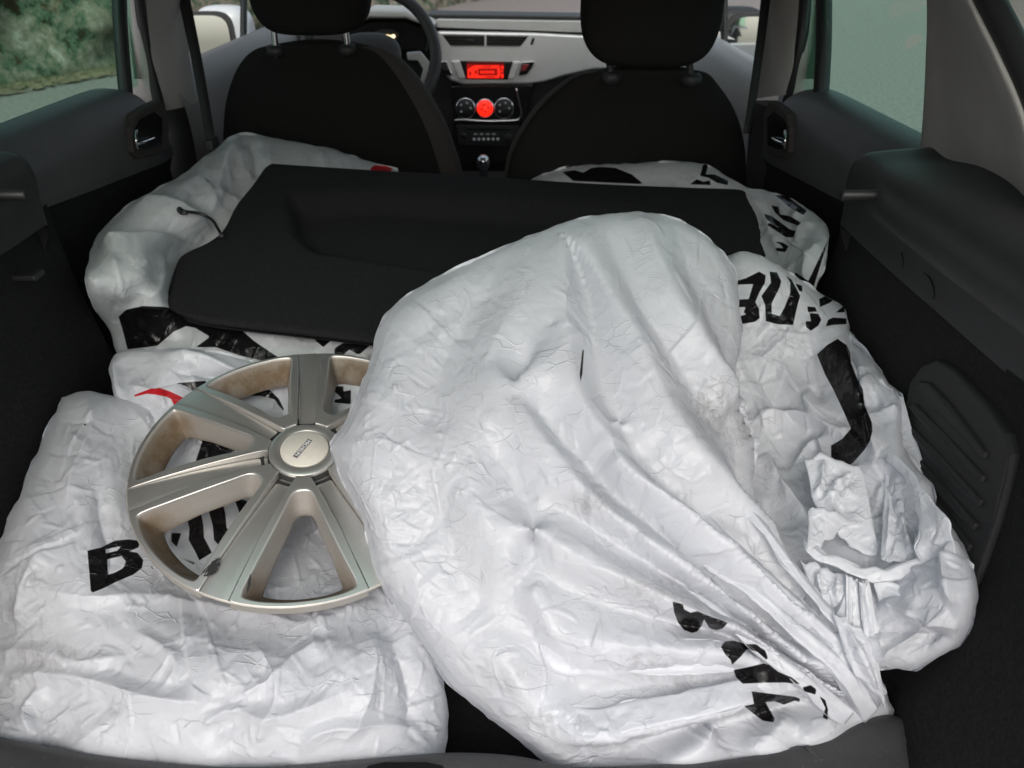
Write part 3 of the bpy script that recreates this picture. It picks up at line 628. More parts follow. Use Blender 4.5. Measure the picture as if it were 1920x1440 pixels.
seat([(88, 500, 690), (97, 470, 718), (115, 446, 742), (150, 423, 772), (200, 408, 806), (250, 403, 832), (300, 402, 850), (340, 401, 862), (430, 400, 880)], 1.24, 1.37,
     (575, -40, .118, .098, 1.24), [((514, 58), (517, 94)), ((648, 58), (652, 92))], 1, 40 if False else 0)
seat([(136, 1120, 1312), (146, 1085, 1338), (165, 1058, 1356), (200, 1020, 1382), (240, 988, 1400), (290, 960, 1411), (340, 948, 1414), (430, 940, 1416)], 1.04, 1.17,
     (1225, 2, .122, .104, 1.04), [((1142, 108), (1146, 144)), ((1292, 112), (1296, 148))], 2, 22)

# dashboard
YD = 2.20
dash = prism('dashboard', PX([(560, 60), (820, 46), (1110, 58), (1330, 80), (1400, 100), (1400, 420), (520, 420), (520, 100)], 'y', YD + .06), (0, .3, 0), M['plast'], car, bevel=.01)
def dp(name, poly, m, dy=0, th=.03, parent=dash, bevel=.003, **kw): return prism(name, PX(poly, 'y', YD + dy), (0, th, 0), m, parent, bevel=bevel, **kw)
dp('dash_top', [(800, 26), (1110, 31), (1335, 42), (1400, 60), (1400, 70), (1335, 50), (1110, 39), (800, 35)], M['rubber'], .03, .12)
dp('dash_pad', [(810, 50), (820, 36), (1110, 40), (1335, 52), (1380, 75), (1110, 62), (822, 52)], M['dashgrey'], .01, .2)
fas = dp('fascia', [(812, 66), (822, 59), (1000, 62), (1110, 68), (1200, 78), (1330, 100), (1350, 118), (1300, 124), (1200, 126), (1110, 131), (1060, 142), (1020, 154), (990, 158), (870, 159), (846, 152), (826, 135), (812, 112)], M['silver'], 0, .05, bevel=.008, seg=4)
vt = dp('air_vent', [(828, 64), (992, 67), (976, 87), (844, 86)], M['black'], -.002, .02)
for k in range(4):
    y = 68 + k * 4.8; dp('vent_slat', [(834 + k * 3, y), (986 - k * 3, y + 1), (985 - k * 3, y + 2.4), (835 + k * 3, y + 1.4)], M['plast'], -.006, .008, parent=dash, bevel=.0005)
dp('vent_divider', [(908.5, 65), (912, 65), (912, 87), (908.5, 87)], M['silver'], -.008, .01, bevel=.0006)
dp('vent_tab', [(873, 74), (888, 74), (888, 78), (873, 78)], M['chrome'], -.010, .01, bevel=.0006)
dp('fascia_slot', [(998, 71), (1003, 71), (999, 84), (994, 84)], M['rubber'], -.002, .01, bevel=.0004)
dp('display_frame', [(860, 114), (962, 116), (952, 150), (872, 149)], M['black'], -.003, .02)
dp('display_wing', [(846, 114), (862, 114), (873, 148), (860, 148)], M['silver'], -.012, .02, bevel=.004)
dp('display_wing', [(962, 116), (976, 116), (964, 149), (952, 149)], M['silver'], -.012, .02, bevel=.004)
dsp = dp('display', [(875, 121), (945, 121), (944, 147), (876, 147)], M['red_lcd'], -.006, .01, bevel=.0005)
dp('display_band', [(875, 115.5), (945, 116), (945, 121), (875, 121)], M['red_dim'], -.006, .01, bevel=.0005)
for q in ([(877, 130), (888, 123.5), (888, 146), (877, 146)], [(889, 123), (936, 123), (936, 128), (889, 128)], [(889, 142), (936, 142), (936, 146.5), (889, 146.5)], [(933, 128), (938, 128), (938, 142), (933, 142)], [(889, 128), (896, 128), (896, 142), (889, 142)],
          [(940, 124), (944, 124), (944, 129), (940, 129)], [(940, 139), (944, 139), (944, 146), (940, 146)], [(940, 132), (943, 132), (943, 135), (940, 135)]): dp('display_segment', q, M['red'], -.0075, .002, bevel=0)
for k in range(5): dp('display_text', [(901 + k * 5.4, 133), (904.6 + k * 5.4, 133), (904.6 + k * 5.4, 137.5), (901 + k * 5.4, 137.5)], M['red'], -.0085, .001, bevel=0)
for q in ([(880, 134), (883, 134), (883, 142), (880, 142)], [(891, 131), (894, 131), (894, 139), (891, 139)], [(905, 124.5), (922, 124.5), (922, 126), (905, 126)], [(910, 143.5), (928, 143.5), (928, 145), (910, 145)]): dp('display_segment', q, M['redmark'], -.0085, .001, bevel=0)
dp('fascia_button', [(818, 116), (838, 115), (848, 138), (846, 142), (832, 142), (826, 138)], M['chrome'], -.008, .02); dp('button_face', [(824, 122), (837, 121), (842, 133), (831, 134)], M['plast'], -.010, .02)
dp('fascia_button', [(978, 117), (1003, 115), (1000, 124), (988, 140), (972, 142)], M['chrome'], -.008, .02); dp('button_face', [(980, 121), (993, 120), (986, 133), (976, 134)], mat('hazard_red', (.30, .02, .03), .4), -.010, .02)
stk = dp('centre_stack', [(846, 162), (1000, 160), (986, 225), (976, 345), (850, 345), (852, 225)], M['black'], -.02, .2)
for x, r, mm2 in ((873, .030, M['plast']), (909.5, .027, M['red']), (945, .030, M['plast'])):
    c = on(np.array(float(x)), np.array(203.), 'y', YD - .02)
    dl = lathe('dial', [(r + .003, 0), (r + .003, .004), (r, .006)], c, (0, -1, .15), M['chrome'], dash, k=32); lathe('dial_face', [(r, .004), (r * .96, .0075), (.002, .0085)], c, (0, -1, .15), mm2, dash, k=32)
    if mm2 is not M['red']:
        for a in np.arange(5) * 1.2566: lathe('dial_mark', [(.004, .008), (.004, .010), (.001, .0102)], c + np.array([.017 * math.cos(a), 0, .017 * math.sin(a)]), (0, -1, .15), M['logo'] if 'logo' in M else M['dashgrey'], dash, k=10)
    else:
        for a in (.3, 1.9, 3.4, 4.8): lathe('dial_mark', [(.003, .0085), (.003, .0100), (.001, .0102)], c + np.array([.011 * math.cos(a), 0, .011 * math.sin(a)]), (0, -1, .15), M['redmark'], dash, k=10)
fr = np.array(PX([(851, 226), (872, 225), (912, 227), (960, 226), (972, 224), (977, 215), (974, 195), (968, 166)], 'y', YD - .028)); tube('stack_trim', crsp(fr, 40), .0035, M['chrome'], dash, n=8)
dp('radio', [(856, 234), (974, 236), (970, 275), (860, 273)], M['plast'], -.028, .05, bevel=.003)
dp('disc_slot', [(876, 241), (956, 242), (956, 244.5), (876, 243.5)], M['black'], -.0295, .003, bevel=0)
for k in range(6): lathe('radio_button', [(.005, 0), (.005, .004), (.003, .0055), (.0005, .006)], on(np.array(889. + 8.9 * k), np.array(261.), 'y', YD - .030), (0, -1, 0), M['silver'], dash, k=14)
for k in range(4): dp('radio_key', [(888 + 11.5 * k, 250), (895 + 11.5 * k, 250), (895 + 11.5 * k, 253), (888 + 11.5 * k, 253)], M['dashgrey'], -.0295, .004, bevel=.0004)
lathe('radio_knob', [(.013, 0), (.013, .008), (.010, .010), (.0005, .010)], on(np.array(953.), np.array(258.), 'y', YD - .030), (0, -1, 0), M['plast'], dash, k=20); lathe('radio_knob', [(.009, 0), (.009, .006), (.0005, .007)], on(np.array(870.), np.array(254.), 'y', YD - .030), (0, -1, 0), M['plast'], dash, k=20)
# instrument binnacle
dp('binnacle', [(640, 60), (690, 36), (760, 36), (806, 52), (800, 100), (640, 100)], M['black'], -.06, .1, bevel=.01)
dp('binnacle_hood', [(640, 40), (690, 18), (760, 20), (815, 48), (806, 52), (760, 34), (690, 33), (640, 54)], M['dashgrey'], -.10, .16, bevel=.006)
dp('gauge', [(700, 62), (715, 54), (735, 54), (750, 64), (745, 78), (705, 78)], M['plast'], -.064, .01)
for k in range(5): lathe('gauge_light', [(.0055, 0), (.0055, .001), (.0005, .0012)], on(np.array(714. + 6 * k), np.array(68. + (k % 2)), 'y', YD - .066), (0, -1, 0), M['glow'], dash, k=10)
# steering wheel
sc_ = at(np.array(694.), np.array(108.), 2.08); sx, sy, sz = frame((0, -.90, .44)); th = np.linspace(0, 2 * np.pi, 72, endpoint=False)
ring = sc_ + .178 * (np.cos(th)[:, None] * sx + np.sin(th)[:, None] * sy); ph = np.linspace(0, 2 * np.pi, 12, endpoint=False); V = []
for t, p in zip(th, ring):
    rd = (p - sc_) / .178
    for q in ph: V.append(p + .0155 * (math.cos(q) * rd + math.sin(q) * sz))
Fs = [(i * 12 + j, ((i + 1) % 72) * 12 + j, ((i + 1) % 72) * 12 + (j + 1) % 12, i * 12 + (j + 1) % 12) for i in range(72) for j in range(12)]
swl = obj('steering_wheel', V, Fs, M['wheelrim'], car)
superbox('hub', sc_ + sz * .005, np.array([sx, sy, sz]), (.085, .062, .028), mat('hub_grey', (.075, .075, .075), .5), swl, p=2.6, n=20)
for a, sg2 in ((math.pi + .35, -1),):
    d_ = math.cos(a) * sx + math.sin(a) * sy; t_ = -math.sin(a) * sx + math.cos(a) * sy
    P = [sc_ + d_ * r_ + t_ * w_ + sz * .012 for r_, w_ in ((.08, .012), (.12, .008), (.165, .022), (.170, -.034), (.12, -.022), (.08, -.026))]; prism('spoke', P, -sz * .012, M['silver'], swl, bevel=.004)
prism('spoke', PX([(762, 99), (788, 97), (806, 118), (803, 135), (792, 168), (785, 165), (793, 130), (783, 114), (764, 113)], 'y', 1.80), (0, .012, 0), M['silver'], swl, bevel=.003)
lathe('key', [(.012, 0), (.012, .01), (.001, .011)], on(np.array(806.), np.array(170.), 'y', 2.1), (0, -1, 0), M['chrome'], car, k=14)
# gear lever and console
box('centre_console', (-.14, 1.35, .44), (.14, 2.12, .66), M['plast'], car, bevel=.02)
gk = on(np.array(906.), np.array(304.), 'y', 1.86); gl = tube('gear_lever', [gk + [0, .03, -.14], gk + [0, .01, -.05], gk], [.03, .012, .010], M['plast'], car, n=14)
superbox('gear_knob', gk, np.eye(3), (.021, .021, .022), M['chrome'], gl, p=2.1, n=18)
tube('hand_brake', [gk + [-.085, -.02, -.16], gk + [-.075, -.15, -.02]], [.012, .014], M['plast'], car, n=12)
# ------------------------------------------------------------------ the bags
PL = plastic('white_polythene')
PL_CLEAR = plastic('thin_polythene', (.78, .81, .82), .42, .17, .27)
PL_SOFT = plastic('thick_white_polythene', (.79, .81, .85), .30, .17, .30)

def bag(name, label, base, **kw):
    return empty(name, base, label=label, cat='plastic bag', group='white plastic bags in the boot')

def flap(name, top, bottom, dtop, dbot, seed, parent=None, n=(88, 48), m=None, eps=(.03, .035, .03), thick=.004, roll=(5, .002), cr_=(), lines_=(14, 30), rag=0, lift=0, **kw):
    rg_ = np.random.default_rng(seed); jit = lambda P: [tuple(p) for p in (lambda q: q + rg_.normal(0, rag, q.shape) * np.r_[0, np.ones(len(q) - 2), 0][:, None])(crsp(P, 12))]
    if rag: top, bottom = jit(top), jit(bottom)
    ctl = [(*p, d + lift) for p, d in zip(top, np.interp(np.linspace(0, 1, len(top)), np.linspace(0, 1, len(dtop)), dtop))] + [(*p, d + lift) for p, d in zip(bottom, np.interp(np.linspace(0, 1, len(bottom)), np.linspace(0, 1, len(dbot)), dbot))]
    l = [top[0], ((top[0][0] + bottom[0][0]) / 2, (top[0][1] + bottom[0][1]) / 2), bottom[0]]; r = [top[-1], ((top[-1][0] + bottom[-1][0]) / 2, (top[-1][1] + bottom[-1][1]) / 2), bottom[-1]]
    return sheet(name, (top, r, bottom, l), ctl, m or PL_SOFT, parent, n=n, mg=4, thick=thick, inset=.12, roll=roll, seed=seed, eps=eps, amp=.002, crk=.8, big=.6, lines=lines_, scatter=(24, .0018), it=(60, 40, 24), creases=cr_, **kw)

# --- front left bag, a tyre lying flat inside
A_BLACK = [[*cropped(140, 800, 4,
    [(95, 930), (200, 905), (300, 855), (400, 845), (490, 855), (480, 905), (405, 935), (470, 945), (515, 1000), (505, 1060), (440, 1110), (320, 1160), (210, 1215), (135, 1245), (120, 1230), (110, 1100)],
    [(230, 920), (350, 895), (320, 930), (235, 950)], [(245, 995), (350, 970), (385, 1010), (365, 1060), (300, 1095), (250, 1110)])]]
A_BLACK += cropped(140, 800, 4,
    [(840, 690), (945, 625), (965, 740), (970, 830), (1030, 945), (935, 1003), (905, 940), (855, 850), (860, 760)],
    [(1000, 600), (1105, 545), (1130, 650), (1140, 760), (1165, 785), (1080, 890), (1045, 850), (1035, 740), (1010, 650)],
    [(1190, 525), (1300, 560), (1240, 660), (1215, 590)], [(725, 795), (800, 800), (780, 860), (765, 905), (725, 860)], [(780, 975), (905, 1020), (890, 1035)],
    [(970, 60), (1100, 80), (1210, 140), (1190, 230), (890, 295), (910, 250), (940, 160)], [(570, 1040), (598, 1062), (580, 1070)])
rA = bag('plastic_bag', 'wrinkled white plastic bag under the silver wheel cover, front left', (-.15, .2, .66))
sheet('film', ([(118, 742), (160, 733), (230, 745), (300, 742), (420, 735), (600, 745), (770, 770)],
               [(770, 770), (785, 1000), (800, 1180), (838, 1300), (841, 1355), (828, 1460)],
               [(-70, 1400), (40, 1450), (150, 1470), (300, 1490), (500, 1500), (700, 1490), (828, 1460)],
               [(118, 742), (60, 870), (5, 1000), (-50, 1150), (-70, 1400)]),
      [(130, 742, 'z', .85), (300, 745, 'z', .845), (500, 760, 'z', .82), (740, 775, 'z', .79), (60, 880, 'z', .825), (200, 900, 'z', .825), (330, 900, 'z', .785), (560, 880, 'z', .755), (740, 950, 'z', .755),
       (0, 1020, 'z', .80), (150, 1110, 'z', .79), (330, 1060, 'z', .76), (560, 1060, 'z', .748), (400, 1150, 'z', .760), (560, 1165, 'z', .757), (700, 1120, 'z', .758), (790, 1150, 'z', .76),
       (-45, 1250, 'y', .11), (100, 1250, 'y', .08), (400, 1250, 'y', .055), (650, 1250, 'y', .05), (780, 1270, 'y', .07),
       (-40, 1350, 'y', .06), (100, 1350, 'y', .04), (400, 1360, 'y', .018), (400, 1440, 'y', -.007), (650, 1428, 'y', -.003), (800, 1385, 'y', .03), (0, 1388, 'y', .024), (150, 1418, 'y', .006), (800, 1412, 'y', .008), (400, 1490, 'y', -.006), (800, 1450, 'y', .004), (100, 1450, 'y', .01)],
      PL, rA, n=(344, 272), thick=.10, roll=(55, .03), scatter=(64, .0028), crk=1.0, lines=(100, 620), seed=3, eps=(0.0080, 0.0125, 0.0210), amp=0.0015,
      creases=[([(0, 1085), (150, 1118), (300, 1122), (480, 1152), (590, 1172), (740, 1105)], .005, 40, 26),
               ([(160, 735), (175, 800), (150, 860), (120, 960)], .008, 35, 40), ([(195, 880), (185, 950), (210, 1040), (195, 1120)], -.007, 40, 40),
               ([(590, 1172), (600, 1150), (680, 1130)], .003, 30, 22), ([(600, 1240), (590, 1190), (620, 1160)], .004, 26, 30),
               ([(10, 1290), (80, 1262), (170, 1272), (280, 1305), (420, 1318)], .010, 30, 46), ([(420, 1318), (520, 1270), (560, 1230), (640, 1200)], .006, 24, 30),
               ([(60, 1380), (50, 1330), (100, 1285)], .008, 20, 30), ([(360, 1380), (430, 1330), (520, 1345), (640, 1300)], .007, 26, 36),
               ([(640, 1400), (680, 1330), (700, 1240), (690, 1180)], .006, 24, 30), ([(760, 1390), (770, 1300), (740, 1200), (720, 1130)], -.007, 30, 30),
               ([(100, 1010), (60, 1080), (30, 1180)], .007, 34, 34), ([(250, 1180), (330, 1240), (300, 1300)], .005, 24, 24), ([(-40, 1230), (60, 1215), (160, 1240), (240, 1225)], .006, 22, 30),
               ([(240, 760), (300, 840), (260, 900)], .005, 30, 30), ([(470, 1200), (520, 1290), (480, 1400)], .005, 26, 22), ([(560, 1420), (600, 1370), (720, 1360), (810, 1380)], .006, 20, 30)],
      black=A_BLACK, red=(), dirt=[(45, 1080, 40, 30, .5), (90, 1230, 70, 30, .55), (215, 1330, 14, 14, .5), (640, 1090, 60, 30, .2), (30, 1160, 40, 60, .4)], holes=[[(157, 798), (164, 797), (165, 802), (159, 804)]])

# --- big leaning bag in front, gathered to the lower right
B_BLACK = [*cropped(1220, 1080, 4,
    [(525, 530), (560, 490), (620, 485), (720, 510), (790, 510), (860, 560), (878, 610), (870, 632), (800, 570), (725, 545), (680, 600), (610, 668), (600, 630), (560, 590)],
    [(620, 705), (700, 690), (850, 655), (900, 670), (960, 720), (1060, 760), (1122, 812), (1010, 800), (870, 800), (690, 808), (640, 760)],
    [(757, 865), (880, 880), (1080, 905), (1120, 920), (1118, 945), (1080, 935), (1000, 965), (930, 940), (860, 945), (930, 1070), (920, 1098), (840, 1085), (780, 1040), (700, 975), (775, 960)],
    [(1140, 835), (1200, 818), (1245, 850), (1235, 890), (1150, 865)],
    [(1265, 900), (1310, 930), (1330, 1000), (1325, 1080), (1290, 1060), (1310, 990)],
    [(163, 188), (245, 212), (250, 250), (300, 275), (350, 262), (400, 285), (580, 350), (540, 395), (490, 408), (440, 390), (398, 320), (385, 370), (350, 415), (310, 428), (250, 405), (205, 350), (175, 270)]),
    [(1092, 655), (1095, 656), (1092, 700), (1088, 719), (1087, 700)]]
GX, GY = 1640, 1350
def b_eps(px):
    r = np.hypot(px[..., 0] - GX, px[..., 1] - GY); return 1 - .95 * np.exp(-(r / 260) ** 2) - .35 * np.exp(-((px[..., 0] - 1200) / 240) ** 2 - ((px[..., 1] - 1060) / 120) ** 2)
def b_fan(px):
    """pleats running into the gathered neck"""
    dx, dy = px[..., 0] - GX, px[..., 1] - GY; r = np.hypot(dx, dy); a = np.degrees(np.arctan2(-dy, -dx))   # 0 = left, 90 = up
    x = a + 3 * np.sin(r / 130); w = np.interp(x, [-10, 8, 20, 40, 75, 95], [0, 0, .8, 1, 1, .4])
    s = np.abs(((x / 9.5) % 1) - .5) * 2; s2 = np.abs(((x / 4.1 + .3) % 1) - .5) * 2
    g = np.interp(r, [0, 40, 160, 330, 560, 760], [.002, .006, .017, .015, .006, 0])
    return w * g * ((s ** 1.3 - .4) + .12 * (s2 - .5) * np.interp(r, [0, 200, 400], [.3, .7, 0]))
rB = bag('plastic_bag', 'largest white plastic bag, leaning in front with its neck gathered to the right', (.22, .28, .70))
BP = lambda x, y: (lambda rr: float((np.array([0, -.36, .50]) @ (np.array([0, .03, .72]) - CAM)) / (np.array([0, -.36, .50]) @ rr)))(ray(x, y))
bctl = []
for x, y, o in [(640, 835, -.01), (700, 680, .0), (735, 590, .01), (870, 510, .0), (1050, 425, -.015), (1200, 405, .0), (1310, 440, .01), (1385, 570, .02), (850, 700, -.035), (1100, 560, -.045), (1250, 560, -.03), (1330, 700, -.02),
                (720, 850, -.04), (900, 900, -.055), (1100, 800, -.055), (1300, 850, -.045), (720, 1050, -.02), (900, 1080, -.05), (1100, 1020, -.06), (1300, 1020, -.055), (1410, 850, .0), (1430, 980, -.01),
                (800, 1210, -.005), (960, 1240, -.03), (1150, 1180, -.045), (1300, 1180, -.04), (1450, 1130, -.03), (1550, 1200, -.01), (900, 1330, .0), (1100, 1340, -.02), (1300, 1300, -.02), (1450, 1300, -.01), (1620, 1320, .02),
                (1010, 1415, .0), (1100, 1440, -.012), (1200, 1430, -.012), (1400, 1405, -.010), (1550, 1378, -.004)]:
    bctl.append((x, y, BP(x, y) + o))
sheet('film', ([(618, 834), (655, 775), (688, 690), (710, 612), (735, 575), (800, 530), (870, 497), (960, 455), (1050, 420), (1120, 403), (1200, 397), (1260, 408), (1310, 432), (1352, 470), (1378, 512), (1388, 560)],
               [(1388, 560), (1393, 620), (1380, 700), (1385, 760), (1412, 830), (1416, 900), (1440, 985), (1480, 1060), (1530, 1130), (1600, 1210), (1645, 1280), (1668, 1345)],
               [(985, 1402), (1060, 1465), (1150, 1480), (1250, 1475), (1400, 1455), (1555, 1420), (1620, 1392), (1668, 1345)],
               [(618, 834), (640, 900), (672, 960), (690, 1020), (702, 1080), (750, 1150), (800, 1220), (850, 1290), (905, 1335), (945, 1370), (985, 1400)]),
      bctl, PL, rB, n=(376, 424), thick=.10, inset=.3, roll=(50, .035), crk=1.0, big=.9, lines=(90, 460), to=(1640, 1350, .6), seed=11, eps=(0.0064, 0.0100, 0.0175), amp=0.0010, epsmap=b_eps,
      fk=1.25, scatter=(95, .0022), folds=[
          ([(1052, 430), (1062, 470), (1066, 540), (1066, 600), (1072, 655), (1085, 740), (1110, 795), (1135, 820), (1170, 890), (1240, 940), (1310, 1000), (1390, 1070), (1460, 1135), (1595, 1245), (1645, 1335)], (.002, .008, .011, .014, .016, .018, .018, .012)),
          ([(1060, 445), (1085, 485), (1112, 560), (1118, 640), (1128, 720), (1150, 780), (1200, 800)], (0, -.010, -.012, -.010, -.006, 0)),
          ([(1056, 436), (1088, 478), (1134, 545), (1190, 630), (1230, 735), (1270, 805), (1310, 865), (1360, 920), (1440, 1015), (1510, 1110), (1600, 1220)], (.001, .006, .012, .013, .014, .015, .014, .010)),
          ([(1200, 400), (1215, 450), (1238, 510), (1250, 560), (1290, 620), (1330, 680), (1390, 765), (1420, 850), (1450, 960), (1520, 1080), (1580, 1165)], (.004, .010, .012, .013, .014, .013, .012, .010, .009, .006)),
          ([(1140, 440), (1180, 520), (1250, 630), (1310, 720), (1350, 800), (1400, 900), (1470, 1020), (1550, 1140)], (-.002, -.006, -.008, -.009, -.008, -.007, -.008, -.006)),
          ([(1270, 430), (1300, 520), (1340, 600), (1365, 680)], (-.001, -.006, -.006, -.002)),
          ([(1160, 790), (1200, 860), (1280, 930), (1340, 985), (1410, 1052), (1510, 1150), (1585, 1222)], (-.002, -.008, -.010, -.011, -.010, -.010, -.005)),
          ([(1035, 612), (1012, 665), (985, 705), (963, 736), (1000, 795), (1035, 845), (1090, 920), (1140, 970), (1230, 1035), (1330, 1105), (1440, 1190), (1560, 1290)], (.004, .008, .012, .014, .013, .011, .008, .003)),
          ([(912, 668), (945, 712), (963, 736)], (.004, .008, .012)), ([(1000, 660), (985, 690), (970, 712)], -.006),
          ([(1010, 770), (1050, 820), (1100, 860), (1150, 915), (1210, 960), (1310, 1050), (1400, 1130), (1500, 1215)], (-.004, -.010, -.013, -.012, -.012, -.012, -.011, -.006)),
          ([(930, 970), (1000, 1000), (1060, 1032), (1120, 1062), (1210, 1100), (1280, 1135), (1380, 1178), (1440, 1215), (1525, 1275), (1600, 1330)], (.004, .010, .014, .017, .018, .018, .016, .012)),
          ([(1010, 940), (1080, 965), (1185, 1030), (1310, 1105), (1390, 1160), (1460, 1212), (1550, 1285)], (-.002, -.006, -.008, -.009, -.009, -.008, -.004)),
          ([(1030, 1085), (1100, 1112), (1185, 1145), (1260, 1172), (1350, 1188), (1440, 1235)], (-.004, -.006, -.007, -.007, -.006, -.002)),
          ([(1000, 1110), (1020, 1150), (1045, 1194), (1160, 1200), (1260, 1203), (1360, 1207), (1450, 1252), (1560, 1310)], (.004, .008, .012, .013, .013, .012, .009, .005)),
          ([(900, 1185), (960, 1248), (1010, 1320), (1085, 1388), (1210, 1366), (1410, 1318), (1500, 1284), (1580, 1330)], (.004, .010, .013, .015, .015, .013, .010, .004)),
          ([(1090, 1404), (1215, 1388), (1420, 1342), (1515, 1312)], (-.004, -.012, -.012, -.006)), ([(1120, 1300), (1240, 1290), (1380, 1262)], -.004),
          ([(1053, 434), (993, 508), (942, 619), (905, 700), (880, 790), (872, 860), (905, 960), (960, 1060)], (.001, .005, .006, .006, .007, .008, .007, .003)),
          ([(960, 470), (890, 580), (830, 680), (800, 780)], (-.001, -.004, -.005, -.003)), ([(870, 500), (800, 590), (740, 700), (700, 800), (690, 870), (720, 960), (780, 1090), (860, 1200), (940, 1290)], (.002, .005, .006, .007, .008, .008, .008, .008, .004)),
          ([(930, 860), (985, 930), (1000, 1040), (960, 1120), (1000, 1200), (1060, 1280)], (-.002, -.007, -.006, -.005, -.006, -.003)), ([(780, 880), (820, 980), (860, 1080), (930, 1180)], -.006),
          ([(1240, 1430), (1300, 1390), (1340, 1360)], .006), ([(1390, 1410), (1440, 1372), (1470, 1340)], .008), ([(1490, 1392), (1530, 1362), (1550, 1340)], .008)],
      black=B_BLACK, dirt=[(1335, 765, 40, 55, .75), (1390, 810, 25, 40, .5), (1110, 945, 45, 25, .55), (1230, 1250, 60, 25, .45), (1310, 1290, 90, 30, .5), (960, 1270, 60, 30, .3), (1230, 1100, 70, 26, .5), (1190, 1240, 25, 18, .6), (1420, 1180, 40, 30, .4), (1050, 1350, 60, 20, .5), (1560, 1310, 40, 30, .3)])

for k, (u, l) in enumerate([
        ([(1060, 1012), (1190, 1058), (1310, 1108), (1440, 1208), (1530, 1272), (1602, 1338)], [(1062, 1024), (1195, 1085), (1310, 1138), (1420, 1226), (1500, 1290), (1575, 1368)]),
        ([(1170, 905), (1300, 1018), (1410, 1088), (1490, 1158), (1592, 1242), (1646, 1328)], [(1165, 915), (1290, 1040), (1396, 1112), (1475, 1184), (1570, 1270), (1620, 1356)]),
        ([(1240, 870), (1365, 1000), (1450, 1078), (1515, 1138), (1600, 1222), (1655, 1312)], [(1236, 882), (1355, 1020), (1440, 1098), (1510, 1164), (1594, 1244), (1642, 1332)]),
        ([(1330, 860), (1430, 975), (1490, 1056), (1545, 1125), (1612, 1200), (1664, 1300)], [(1324, 870), (1420, 992), (1480, 1072), (1536, 1142), (1604, 1220), (1652, 1316)]),
        ([(990, 1180), (1040, 1262), (1150, 1264), (1260, 1264), (1360, 1262), (1440, 1272)], [(1004, 1120), (1042, 1190), (1150, 1197), (1260, 1199), (1365, 1207), (1445, 1248)]),
        ([(1000, 1265), (1090, 1325), (1200, 1310), (1320, 1286), (1410, 1268), (1490, 1252)], [(1010, 1320), (1092, 1388), (1210, 1366), (1322, 1342), (1412, 1316), (1502, 1282)])]):
    prof = np.interp(np.linspace(0, 1, 6), [0, .2, .6, .8, 1], [.010, -.004, -.012, -.004, .036])
    db = lambda p, q: [BP(x, y) - .035 + z for (x, y), z in zip(p, q)]
    flap('neck_pleat', u, l, db(u, prof * .3 + .004), db(l, prof), 70 + k, parent=rB, n=(160, 32), m=PL, thick=.004, roll=(8, .003), lines_=(14, 30), cr_=[([((p[0] * 2 + q[0]) / 3, (p[1] * 2 + q[1]) / 3) for p, q in zip(u, l)], .006, 14, 20)] if k < 4 else (), black=B_BLACK)

# --- right hand bag behind it, open mouth with handles
rE = bag('plastic_bag', 'white plastic bag with open crumpled handles against the right boot trim', (.40, .2, .70))
E_BLACK = cropped(1340, 480, 3.6,
    [(125, 175), (210, 150), (300, 105), (345, 130), (340, 180), (300, 250), (275, 310), (300, 360), (305, 420), (270, 445), (170, 462), (170, 405), (215, 395), (195, 380), (210, 345), (150, 345), (140, 295), (230, 290), (260, 190), (120, 195)],
    [(370, 105), (420, 110), (450, 170), (440, 210), (385, 320), (385, 390), (440, 405), (470, 350), (510, 250), (510, 180), (480, 130), (520, 160), (578, 270), (560, 330), (530, 465), (430, 462), (345, 440), (340, 330), (315, 270), (380, 180)],
    [(545, 185), (590, 200), (592, 242), (570, 235)], [(625, 340), (680, 345), (690, 375), (630, 380)],
    [(640, 385), (700, 390), (720, 430), (700, 470), (650, 505), (615, 480), (615, 440), (650, 440)], [(705, 290), (745, 270), (800, 300), (770, 320), (710, 345)],
    [(750, 475), (765, 430), (800, 415), (890, 420), (890, 460), (800, 465)], [(815, 382), (870, 338), (880, 380)],
    [(690, 665), (760, 600), (830, 558), (890, 600), (915, 650), (920, 720), (960, 820), (1000, 900), (1010, 1000), (1060, 1120), (1065, 1180), (1050, 1245), (1010, 1310), (930, 1400), (900, 1415), (785, 1385), (785, 1280), (860, 1235), (920, 1165), (870, 1050), (800, 900), (745, 800)])
